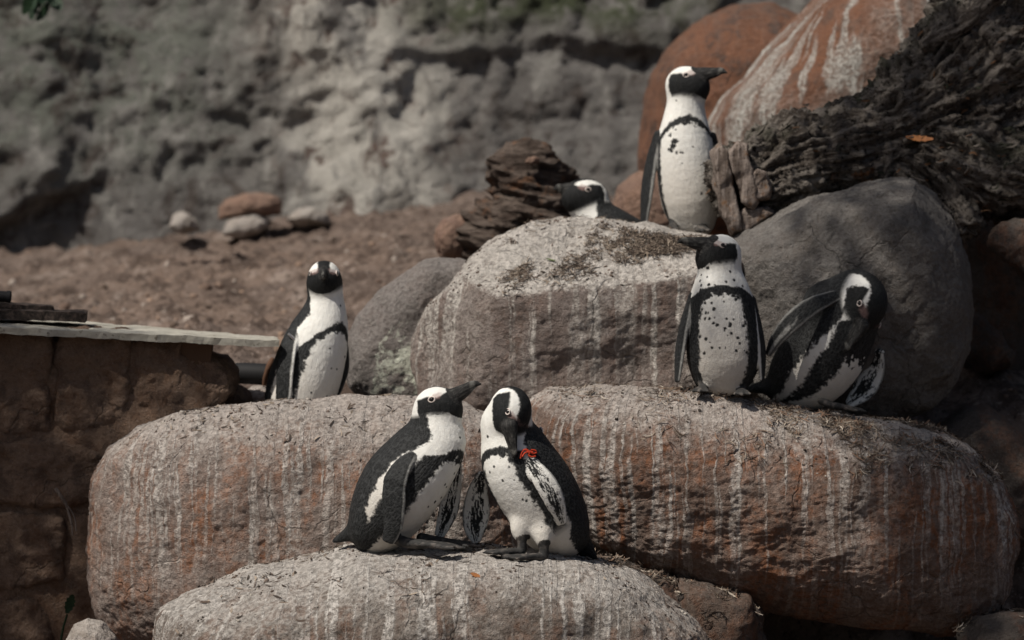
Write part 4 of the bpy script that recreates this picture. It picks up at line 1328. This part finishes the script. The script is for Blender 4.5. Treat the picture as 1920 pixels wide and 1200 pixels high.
# ------------------------------------------------------------------ stone wall, slab, things on the slab
wall = empty('stone_wall', P(60, 1230, 10.95))
tag(wall, 'low dark brown wall of rough stone blocks at the left edge', 'wall')
blocks = [
    [(-60, 604), (60, 606), (104, 616), (109, 660), (108, 740), (104, 806), (60, 816), (-60, 814)],
    [(113, 618), (180, 614), (246, 622), (255, 660), (253, 740), (245, 790), (190, 800), (128, 806), (112, 790), (111, 660)],
    [(264, 630), (300, 626), (348, 636), (354, 700), (350, 790), (300, 806), (266, 800), (262, 700)],
    [(356, 668), (390, 660), (420, 672), (440, 696), (440, 735), (410, 760), (360, 775), (352, 720)],
    [(-60, 826), (30, 824), (110, 818), (170, 822), (206, 850), (204, 905), (180, 940), (110, 946), (20, 940), (-60, 946)],
    [(212, 812), (260, 804), (290, 830), (290, 930), (240, 940), (212, 910)],
    [(-60, 958), (20, 956), (100, 954), (128, 966), (136, 1020), (132, 1078), (110, 1096), (20, 1100), (-60, 1098)],
    [(146, 960), (180, 952), (230, 960), (230, 1090), (170, 1100), (148, 1060)],
    [(-60, 1112), (20, 1110), (80, 1116), (104, 1140), (106, 1200), (90, 1260), (-60, 1260)],
    [(-200, 612), (-70, 608), (-66, 808), (-200, 812)],
    [(-200, 826), (-70, 828), (-66, 944), (-200, 948)],
    [(-200, 960), (-70, 960), (-66, 1098), (-200, 1100)],
]
for i_, ol in enumerate(blocks):
    off = [0.0, 0.01, 0.03, 0.06, 0.0, 0.07, 0.0, 0.09, 0.0, 0.0, 0, 0][i_]
    b = boulder('blk%d' % i_, 'stone_block', ol, 10.98 + off, 0.15, 0.15, 9.0, 44 if i_ < 9 else 16, 0.012, 6, mat=M_BLOCK, fine=0.005, rough_ridge=0.014, seed=i_ * 2.7, parent=wall, pin=0.35)
cv = []
for (px, py) in [(-220, 622), (330, 640), (400, 690), (410, 900), (300, 1300), (-220, 1300)]:
    cv.append((px, py))
b = boulder('mortar', 'mortar', cv, 11.005, 0.15, 0.14, 9.0, 60, 0.012, 6, mat=M_BLOCK, fine=0.008, rough_ridge=0.012, seed=1.0, parent=wall, pin=0.3)

t = NT('pale_slab')
o = t.obj()
w1, w2 = t.noise(t.scale(o, (4.0, 14.0, 14.0)), 1.0, 6, 0.68), t.noise(o, 40.0, 5, 0.7)
c = t.mix(t.step(w1, 0.38, 0.62), (0.27, 0.255, 0.215), (0.40, 0.385, 0.335))
c = t.mix(t.step(w2, 0.58, 0.70), c, (0.10, 0.085, 0.065))
M_SLAB = t.done(c, 0.85, t.bump(w2, 0.5, 0.006), 0.25)


def prism(name, top, thick, mat, parent=None, nx=40, ny=10, amp=0.003, seed=0.0):
    """slab from four top corners (front left, front right, back right, back left), with worn edges"""
    a, b_, c_, d_ = [np.asarray(q, float) for q in top]
    u = np.linspace(0, 1, nx + 1)
    w = np.linspace(0, 1, ny + 1)
    Ug, Wg = np.meshgrid(u, w, indexing='ij')
    Ug, Wg = Ug[..., None], Wg[..., None]
    topg = (a * (1 - Ug) + b_ * Ug) * (1 - Wg) + (d_ * (1 - Ug) + c_ * Ug) * Wg
    n = unit(np.cross(b_ - a, d_ - a))
    edge = np.minimum(np.minimum(Ug, 1 - Ug) * nx, np.minimum(Wg, 1 - Wg) * ny)
    topg = topg - n * np.where(edge < 0.5, thick * 0.12, 0)
    botg = topg - n * thick
    v = np.concatenate([topg.reshape(-1, 3), botg.reshape(-1, 3)])
    v = v + amp * np.stack([fbm(v * 14 + seed + k * 5, 3, 0.6) for k in range(3)], 1)
    N_ = (nx + 1) * (ny + 1)
    ii = np.arange(N_).reshape(nx + 1, ny + 1)
    f = [np.stack([ii[:-1, :-1], ii[1:, :-1], ii[1:, 1:], ii[:-1, 1:]], -1).reshape(-1, 4)]
    f.append(f[0][:, ::-1] + N_)
    ring = np.concatenate([ii[:, 0], ii[-1, 1:], ii[-2::-1, -1], ii[0, -2:0:-1]])
    r2 = np.roll(ring, -1)
    f.append(np.stack([r2, ring, ring + N_, r2 + N_], 1))
    return mesh_np(name, v, np.concatenate(f), mat, smooth=False, parent=parent)


slab = prism('stone_slab', [P(-120, 606, 10.72), P(523, 637, 10.86), P(520, 632, 11.06), P(-120, 578, 11.5)], 0.024, M_SLAB, nx=90, ny=14, amp=0.004)
tag(slab, 'thin pale weathered slab capping the stone wall', 'slab')
t = NT('dark_tile')
o = t.obj()
w1 = t.noise(o, 60.0, 5, 0.7)
c = t.mix(t.step(w1, 0.40, 0.66), (0.022, 0.017, 0.014), (0.075, 0.055, 0.046))
M_TILE = t.done(c, 0.85, t.bump(w1, 0.7, 0.006), 0.25)
q_ = prism('paving_tile', [P(-120, 574, 10.86), P(160, 584, 10.92), P(164, 581, 11.1), P(-120, 570, 11.1)], 0.036, M_TILE, nx=40, ny=6, amp=0.004, seed=2)
tag(q_, 'long dark rough tile lying on the pale slab, lowest of the stack', 'tile', 'dark tiles stacked on the pale slab')
q_ = prism('paving_tile', [P(-120, 562, 10.90), P(99, 574, 10.94), P(101, 571, 11.08), P(-120, 559, 11.08)], 0.017, M_TILE, nx=30, ny=6, amp=0.004, seed=5)
tag(q_, 'shorter thin dark tile lying on top of the long dark tile', 'tile', 'dark tiles stacked on the pale slab')
M_BLK = NT('black_plastic').done((0.012, 0.012, 0.013), 0.7, None, 0.25)
v_, f_ = tube([P(-100, 552, 10.96), P(-40, 553, 10.96), P(8, 556, 10.96), P(19, 557, 10.96)], [0.020, 0.020, 0.020, 0.018], 14)
pc = len(v_)
v_ = np.vstack([v_, P(20, 557, 10.96)])
f_ = np.vstack([f_, [(pc - 14 + k, pc - 14 + (k + 1) % 14, pc, pc) for k in range(14)]])
f2 = []
tb = mesh_np('short_pipe', v_, f_[:-14], M_BLK)
tag(tb, 'short black pipe lying on the stacked tiles at the left edge', 'pipe')
v2_, f2_ = tube([P(12, 556.4, 10.96), P(20, 557, 10.96)], 0.0225, 14)
mesh_np('collar', v2_, f2_, M_BLK, parent=tb)
v3_, f3_ = uvball(P(18, 557, 10.96), np.array([0.006, 0.019, 0.019]), n=8)
mesh_np('end_cap', v3_, f3_, M_BLK, parent=tb)
bk_ = prism('wooden_block', [P(300, 634, 10.88), P(398, 641, 10.90), P(400, 639, 11.02), P(300, 632, 11.02)], 0.075, NT('brown_timber').done((0.075, 0.042, 0.025), 0.85), nx=20, ny=6, amp=0.004, seed=8)
tag(bk_, 'brown wooden block propping up the right end of the pale slab', 'wooden block')
v_, f_ = tube(catmull([P(425, 702, 11.36), P(450, 700, 11.33), P(480, 701, 11.31), P(520, 704, 11.30), P(560, 710, 11.3)], 16), 0.040, 20)
pp = mesh_np('drain_pipe', v_, f_, M_BLK)
tag(pp, 'thick black pipe lying behind the lone penguin, beside the stone wall', 'pipe')
v_, f_ = tube(catmull([P(512, 672, 11.26), P(503, 690, 11.25), P(497, 708, 11.25), P(496, 722, 11.26)], 8), [0.008, 0.012, 0.012, 0.010] + [0.009] * 4, 8)
mesh_np('bracket', v_, f_, NT('rusty_iron').done((0.10, 0.05, 0.028), 0.8), parent=pp)

# ------------------------------------------------------------------ litter
t = NT('straw')
cc = t.attr('col', 'Color')
M_STRAW = t.done(cc, 0.85, None, 0.2)


def strips(name, pts, nrm, length, width, cols, curl=0.6, lift=0.004, dirs=None, parent=None, label=None, seg=3, kind='stuff'):
    n = len(pts)
    rs = np.random.RandomState(n % 1000 + 3)
    r = rs.normal(size=(n, 3))
    if dirs is not None:
        r = dirs + 0.35 * r
    d = unit(r - (r * nrm).sum(1)[:, None] * nrm)
    sd = np.cross(nrm, d)
    L = rs.uniform(*length, n)
    W = rs.uniform(*width, n)
    cu = rs.normal(0, curl, n)
    cv_ = np.abs(rs.normal(0, curl * 0.6, n))
    V, Cc = [], []
    base = pts + nrm * (lift * rs.uniform(0.2, 1.6, n))[:, None]
    col = np.asarray(cols)[rs.randint(len(cols), size=n)] * rs.uniform(0.6, 1.25, n)[:, None]
    tw = rs.uniform(-0.8, 0.8, n)
    for k in range(seg + 1):
        x = k / seg - 0.5
        c_ = base + d * (x * L)[:, None] + sd * (cu * L * x * x)[:, None] + nrm * (cv_ * L * (x * x * 1.2 + 0.25 * x))[:, None]
        wv_ = (sd * np.cos(tw)[:, None] + nrm * np.sin(tw)[:, None]) * (W * (1.0 if 0 < k < seg else 0.45))[:, None] * 0.5
        V += [c_ - wv_, c_ + wv_]
    v = np.stack(V, 1).reshape(-1, 3)
    m = 2 * (seg + 1)
    f = []
    b0 = np.arange(n) * m
    for k in range(seg):
        f.append(np.stack([b0 + 2 * k, b0 + 2 * k + 1, b0 + 2 * k + 3, b0 + 2 * k + 2], 1))
    ob = mesh_np(name, v, np.concatenate(f), M_STRAW, cols=np.repeat(col, m, 0), parent=parent, smooth=True)
    tag(ob, label, None, None, kind)
    return ob


def scatter(key, n, zmin=0.45, mask=None, seed=0):
    v, f, up = GEO[key]
    rs = np.random.RandomState(seed + 5)
    c_ = v[f].mean(1)
    nn = vnormals(v, f)[f[:, 0]]
    e1, e2 = v[f[:, 1]] - v[f[:, 0]], v[f[:, 3]] - v[f[:, 0]]
    ar = np.linalg.norm(np.cross(e1, e2), axis=1)
    w = ar * sstep(nn[:, 2], zmin, zmin + 0.35)
    w = w * np.clip(0.15 + 1.6 * fbm(c_ * 5.0 + seed, 3), 0, 2)
    if mask is not None:
        w = w * mask(c_)
    idx = rs.choice(len(f), n, p=w / w.sum())
    a_, b_ = rs.rand(n, 1), rs.rand(n, 1)
    p_ = v[f[idx, 0]] * (1 - a_) * (1 - b_) + v[f[idx, 1]] * a_ * (1 - b_) + v[f[idx, 2]] * a_ * b_ + v[f[idx, 3]] * (1 - a_) * b_
    return p_, unit(nn[idx])


STRAW = [(0.26, 0.215, 0.17), (0.19, 0.15, 0.115), (0.36, 0.315, 0.26), (0.12, 0.085, 0.062), (0.075, 0.055, 0.042), (0.20, 0.125, 0.085)]
DARKS = [(0.055, 0.042, 0.034), (0.085, 0.062, 0.048), (0.13, 0.10, 0.08), (0.04, 0.032, 0.026)]


def pxx(c_):
    return 960 + c_[:, 0] / (c_ @ CF) * FPX


def pyy(c_):
    return 600 - (c_ @ CU) / (c_ @ CF) * FPX


p_, n_ = scatter('right', 5200, 0.50, lambda c_: 0.12 + sstep(pxx(c_), 1180, 1380) + 0.8 * sstep(pxx(c_), 1560, 1760), 1)
strips('straw_litter', p_, n_, (0.018, 0.055), (0.0022, 0.005), STRAW, 0.7, 0.006, label='dry straw and droppings along the top of the long orange boulder')
p_, n_ = scatter('mid', 3400, 0.45, lambda c_: (0.05 + np.clip(fbm(c_ * 3.2 + 3, 2) * 2.2, 0, 1.6)) * sstep(pxx(c_), 860, 960), 2)
strips('straw_litter', p_, n_, (0.014, 0.045), (0.002, 0.0048), STRAW[:2] + DARKS, 0.7, 0.005, label='dry straw scraps scattered on the sloping top of the middle boulder')
p_, n_ = scatter('left', 420, 0.55, None, 3)
strips('straw_litter', p_, n_, (0.012, 0.04), (0.003, 0.008), STRAW[:2] + DARKS, 0.22, 0.003, label='flakes and straw scraps on top of the left boulder')
p_, n_ = scatter('front', 900, 0.55, lambda c_: 0.15 + 1.2 * sstep(c_[:, 1], 9.95, 10.2), 4)
strips('straw_litter', p_, n_, (0.012, 0.04), (0.003, 0.008), STRAW[:2] + DARKS, 0.22, 0.003, label='dark flakes and straw scraps on the front boulder')
mound = boulder('mound', 'litter_mound', [(1060, 1110), (1070, 1060), (1110, 1046), (1170, 1056), (1230, 1078), (1300, 1100), (1370, 1122), (1430, 1150), (1430, 1230), (1200, 1260), (1070, 1200)], 10.36, 0.14, 0.16, 2.4, 50, 0.03, 6, mat=M_DARK, fine=0.012, seed=8)
tag(mound, 'dark litter heaped in the gap between the front boulder and the long boulder', kind='stuff')
p_, n_ = scatter('mound', 1500, 0.0, None, 6)
strips('straw_litter', p_, n_, (0.015, 0.05), (0.003, 0.007), STRAW + DARKS, 0.7, 0.008, label='straw in the gap right of the front boulder')
p_, n_ = scatter('ground', 2600, 0.2, lambda c_: (pxx(c_) > 1700) * (pxx(c_) < 2050) * (c_[:, 1] > 9.5) * (c_[:, 1] < 11.2), 7)
strips('straw_litter', p_, n_, (0.02, 0.06), (0.003, 0.007), STRAW + DARKS, 0.8, 0.012, label='straw on the dark ground in the bottom right corner')
p_, n_ = scatter('s_edge', 300, 0.0, None, 8)
strips('straw_litter', p_, n_, (0.02, 0.05), (0.003, 0.006), STRAW + DARKS, 0.8, 0.008, label='straw on the dark stone in the bottom right corner')
# loose bark fibres on the trunk
p_, n_ = scatter('log', 1500, -1.2, None, 9)
strips('bark_fibre', p_, n_, (0.015, 0.05), (0.003, 0.010), [(0.05, 0.042, 0.035), (0.10, 0.085, 0.072), (0.16, 0.14, 0.12), (0.03, 0.032, 0.02), (0.14, 0.075, 0.04)], 0.35, 0.010, dirs=np.tile(np.array([0.85, 0, 0.35]), (len(p_), 1)), parent=log)
# grit and droppings on the boulder tops
gd, gf_ = cubesphere(2)
for key_, n_g, lab_ in (('front', 700, 'fine grit on top of the front boulder'), ('left', 600, 'fine grit on top of the left boulder'), ('right', 900, 'fine grit along the top of the long orange boulder'), ('mid', 800, 'fine grit on the sloping top of the middle boulder')):
    p_, n_ = scatter(key_, n_g, 0.40, None, 20 + n_g)
    rs = np.random.RandomState(n_g)
    R_ = np.minimum(np.exp(rs.normal(-5.85, 0.4, n_g)), 0.0055)
    sh = gd[None] * (R_[:, None] * rs.uniform(0.6, 1.6, (n_g, 3)))[:, None, :] * (1 + 0.2 * rs.normal(size=(n_g, len(gd), 1)))
    pal = np.array([(0.10, 0.075, 0.06), (0.05, 0.04, 0.033), (0.19, 0.15, 0.125), (0.36, 0.33, 0.29)])
    ob = mesh_np('grit', (p_[:, None] + sh).reshape(-1, 3), (gf_[None] + (np.arange(n_g) * len(gd))[:, None, None]).reshape(-1, 4), M_STRAW, cols=np.repeat(pal[rs.randint(4, size=n_g)], len(gd), 0))
    tag(ob, lab_, kind='stuff')
# pebbles and clods on the slope
d8, f8 = cubesphere(3)
p_, n_ = scatter('ground', 900, 0.3, lambda c_: (c_[:, 1] > 11.6) * (c_[:, 1] < 16.4) * (np.abs(c_[:, 0]) < 2.6) * (16.5 - c_[:, 1]), 10)
rs = np.random.RandomState(4)
R_ = np.exp(rs.normal(-4.6, 0.55, len(p_)))
sh = d8[None] * (R_[:, None] * rs.uniform(0.7, 1.3, (len(p_), 3)))[:, None, :] * (1 + 0.15 * rs.normal(size=(len(p_), len(d8), 1)))
v_ = (p_[:, None] + sh).reshape(-1, 3)
f_ = (f8[None] + (np.arange(len(p_)) * len(d8))[:, None, None]).reshape(-1, 4)
pal = np.array([(0.21, 0.15, 0.115), (0.13, 0.09, 0.07), (0.34, 0.29, 0.25), (0.27, 0.19, 0.14), (0.09, 0.065, 0.05)])
cl = np.repeat(pal[rs.randint(5, size=len(p_))] * rs.uniform(0.7, 1.2, (len(p_), 1)), len(d8), 0)
ob = mesh_np('pebbles', v_, f_, M_STRAW, cols=cl)
tag(ob, 'small pebbles and clods strewn over the sandy slope', kind='stuff')


# ------------------------------------------------------------------ leaves lying about
def leaf_mesh(name, c_, ax, nrm, L, W, mat, curl=0.2, parent=None):
    ax = unit(np.asarray(ax, float))
    nrm = unit(np.asarray(nrm, float) - (np.asarray(nrm, float) @ ax) * ax)
    sd = np.cross(nrm, ax)
    n = 14
    v, f = [], []
    for i in range(n + 1):
        x = i / n
        w = W * math.sin(math.pi * min(1, x * 0.94 + 0.03)) ** 0.7 * (1 + 0.18 * math.sin(i * 2.1))
        for j, yv in enumerate((-1, -0.5, 0, 0.5, 1)):
            v.append(c_ + ax * (x - 0.5) * L + sd * yv * w * 0.5 + nrm * (curl * L * (0.5 * (x - 0.5) ** 2 + 0.12 * abs(yv) + 0.03 * math.sin(i * 1.3 + yv * 2))))
    v = np.array(v)
    for i in range(n):
        for j in range(4):
            a_ = i * 5 + j
            f.append((a_, a_ + 5, a_ + 6, a_ + 1))
    f = np.array(f)
    v2 = np.concatenate([v, v - nrm * 0.0012])
    f2 = np.concatenate([f, f[:, ::-1] + len(v)])
    return mesh_np(name, v2, f2, mat, parent=parent)


def leaf_mat(name, a, b_):
    t = NT(name)
    n1 = t.noise(t.obj(), 60.0, 4, 0.6)
    return t.done(t.mix(t.step(n1, 0.35, 0.65), a, b_), 0.6, t.bump(n1, 0.4, 0.004), 0.3)


M_DEAD = leaf_mat('dead_leaf', (0.38, 0.155, 0.05), (0.24, 0.10, 0.04))
M_GREENLEAF = leaf_mat('green_leaf', (0.12, 0.17, 0.055), (0.18, 0.21, 0.09))
M_DGREEN = leaf_mat('dark_green_leaf', (0.006, 0.022, 0.009), (0.012, 0.034, 0.012))
hh = hit(1722, 266, ['log'])
q_ = leaf_mesh('dead_leaf', hh[0] + np.array([0, -0.03, 0.01]), (1, -0.1, -0.08), (0.05, -0.75, 0.65), 0.105, 0.030, M_DEAD, 0.25)
tag(q_, 'curled orange dead leaf lying on the dark trunk', 'leaf')
hh = hit(1032, 490, ['mid'])
q_ = leaf_mesh('green_leaf', hh[0] + hh[1] * 0.006, (1, 0, -0.25), hh[1], 0.036, 0.020, M_GREENLEAF, 0.2)
tag(q_, 'small torn green leaf on the straw of the middle boulder', 'leaf')
hh = hit(892, 1080, ['front'])
q_ = leaf_mesh('orange_flake', hh[0] + hh[1] * 0.004, (1, 0, -0.4), hh[1], 0.034, 0.018, M_DEAD, 0.15)
tag(q_, 'tiny orange leaf flake on the front boulder below the penguins', 'leaf')
q_ = leaf_mesh('weed_leaf', P(131, 1132, 10.78), (0.35, -0.2, 1), (0.2, -1, 0.2), 0.075, 0.034, M_DGREEN, 0.2)
tag(q_, 'single green leaf growing beside the stone wall near the bottom left corner', 'plant')
st_, sf_ = tube(catmull([P(112, 1215, 10.80), P(118, 1180, 10.79), P(126, 1152, 10.78)], 6), 0.004, 6)
mesh_np('stem', st_, sf_, M_DGREEN, parent=q_)
for pts_ in ([(112, 925), (120, 940), (128, 958), (134, 975), (137, 995)], [(126, 955), (136, 962), (142, 978), (144, 1000)]):
    pass
v_, f_ = tube(catmull([P(a_, b_, 10.78) for a_, b_ in [(104, 915), (114, 930), (124, 946), (130, 966), (135, 985), (136, 1004)]], 16), [0.007] * 6 + [0.005] * 6 + [0.003] * 4, 7)
tw_ = mesh_np('root_twig', v_, f_, M_SPLIT)
tag(tw_, 'pale dry root hanging over the stone wall joints', 'twig')
v_, f_ = tube(catmull([P(a_, b_, 10.775) for a_, b_ in [(124, 946), (134, 958), (141, 975), (143, 996)]], 10), 0.003, 6)
mesh_np('rootlet', v_, f_, M_SPLIT, parent=tw_)


# ------------------------------------------------------------------ unseen tree added for its shade, leafy twigs hanging into view
def shade_tree(name, foot, limbs, clumps, label, nleaf, size):
    root = empty(name, foot)
    tag(root, label, 'tree')
    v_, f_ = [], []
    off = 0
    for pts_, r_ in limbs:
        a_, b_ = tube(catmull(pts_, 14), np.linspace(r_[0], r_[1], 14), 9)
        v_.append(a_)
        f_.append(b_ + off)
        off += len(a_)
    mesh_np('trunk', np.concatenate(v_), np.concatenate(f_), M_BARK, parent=root)
    rs = np.random.RandomState(len(clumps))
    V = []
    for (c_, r_) in clumps:
        k = int(nleaf * (r_ / 0.5) ** 2)
        g = unit(rs.normal(size=(k, 3))) * (r_ * rs.uniform(0.15, 1.0, (k, 1)) ** 0.6) * np.array([1, 1, 0.75]) + np.asarray(c_)
        ax = unit(rs.normal(size=(k, 3)) + np.array([0, 0, -0.6]))
        sd = unit(np.cross(ax, rs.normal(size=(k, 3))))
        L = (size * rs.uniform(0.6, 1.3, k))[:, None]
        V.append(np.stack([g, g + ax * L * 0.5 + sd * L * 0.26, g + ax * L, g + ax * L * 0.5 - sd * L * 0.26], 1))
    V = np.concatenate(V)
    mesh_np('crown', V.reshape(-1, 3), np.arange(len(V) * 4).reshape(-1, 4), M_DGREEN, parent=root)
    return root


S_ = np.array(SUN_DIR)


def above(px, py, Y, L):
    return P(px, py, Y) + S_ * L


cl = []  # leaf clumps of the added tree, set up-sun of areas meant to darken
for (a_, b_, Y_, L_, r_) in [(40, 700, 10.85, 9.0, 0.34), (180, 720, 10.85, 9.4, 0.30), (60, 880, 10.85, 9.2, 0.40), (40, 1050, 10.85, 9.6, 0.42), (130, 1150, 10.85, 9.0, 0.30), (320, 730, 10.9, 9.3, 0.20), (-140, 900, 10.85, 9.3, 0.5), (150, 900, 10.85, 9.0, 0.26),
                             (1720, 560, 11.0, 10.2, 0.42), (1820, 480, 11.2, 10.6, 0.45), (1570, 640, 10.6, 10.0, 0.24), (1750, 760, 10.6, 10.4, 0.36), (1890, 860, 10.6, 10.2, 0.42), (1900, 1040, 10.5, 10.5, 0.40), (1780, 240, 11.4, 10.5, 0.46),
                             (1650, 330, 11.4, 10.2, 0.28), (1800, 960, 10.4, 10.6, 0.28), (1900, 700, 11.0, 10.0, 0.45), (1960, 200, 11.6, 10.5, 0.6), (1400, 640, 10.6, 10.2, 0.16), (1560, 660, 10.6, 10.3, 0.26), (1370, 690, 10.6, 10.2, 0.15), (1860, 900, 10.4, 9.8, 0.36), (1760, 1090, 10.4, 10.0, 0.26), (1900, 1120, 10.4, 9.8, 0.36), (1880, 520, 12.0, 9.6, 0.4), (1900, 700, 12.0, 9.8, 0.4)]:
    cl.append((above(a_, b_, Y_, L_), r_))
foot = np.array([-7.6, 6.8, -1.8])
fork = foot + np.array([0.5, 0.4, 7.6])
shade_tree('unseen_shade_tree', foot, [([foot, foot + (0.1, 0.1, 3.5), fork, cl[3][0]], (0.26, 0.04)), ([foot + (0.3, 0.3, 6.0), np.array([-5.6, 5.2, 7.2]), np.array([-4.2, 5.4, 8.0]), cl[10][0] + (0.0, -0.3, 0.2), cl[12][0]], (0.11, 0.02)), ([np.array([-4.4, 5.4, 7.9]), np.array([-3.6, 6.2, 8.8]), cl[14][0]], (0.05, 0.02))], cl,
           'unseen tree added left of the enclosure, its crown set to shade the wall and the right side', 170, 0.12)


def hanging(label, pts, n, seed):
    root = empty('hanging_branch', pts[0])
    tag(root, label, 'branch', 'leafy twigs hanging into the top of the view')
    v_, f_ = tube(catmull(pts, 10), np.linspace(0.012, 0.004, 10), 7)
    mesh_np('twig', v_, f_, M_BARK, parent=root)
    rs = np.random.RandomState(seed)
    line = catmull(pts, 40)
    for k in range(n):
        c_ = line[rs.randint(16, 40)] + rs.normal(0, 0.035, 3)
        leaf_mesh('leaf', c_, (rs.normal(0, 0.5), rs.normal(0, 0.5), -1), (rs.normal(0, 0.5), -1, 0.3), rs.uniform(0.09, 0.14), rs.uniform(0.05, 0.07), M_DGREEN, 0.2, parent=root)


hanging('dark green leafy twig hanging into the top left corner before the rock wall', [P(40, -420, 14.5), P(52, -250, 14.5), P(62, -80, 14.5), P(70, 10, 14.5)], 46, 3)
hanging('small dark green leaf tip hanging at the top above the rusty boulders', [P(1530, -380, 12.0), P(1520, -220, 12.0), P(1506, -100, 12.0), P(1502, -62, 12.0)], 12, 5)
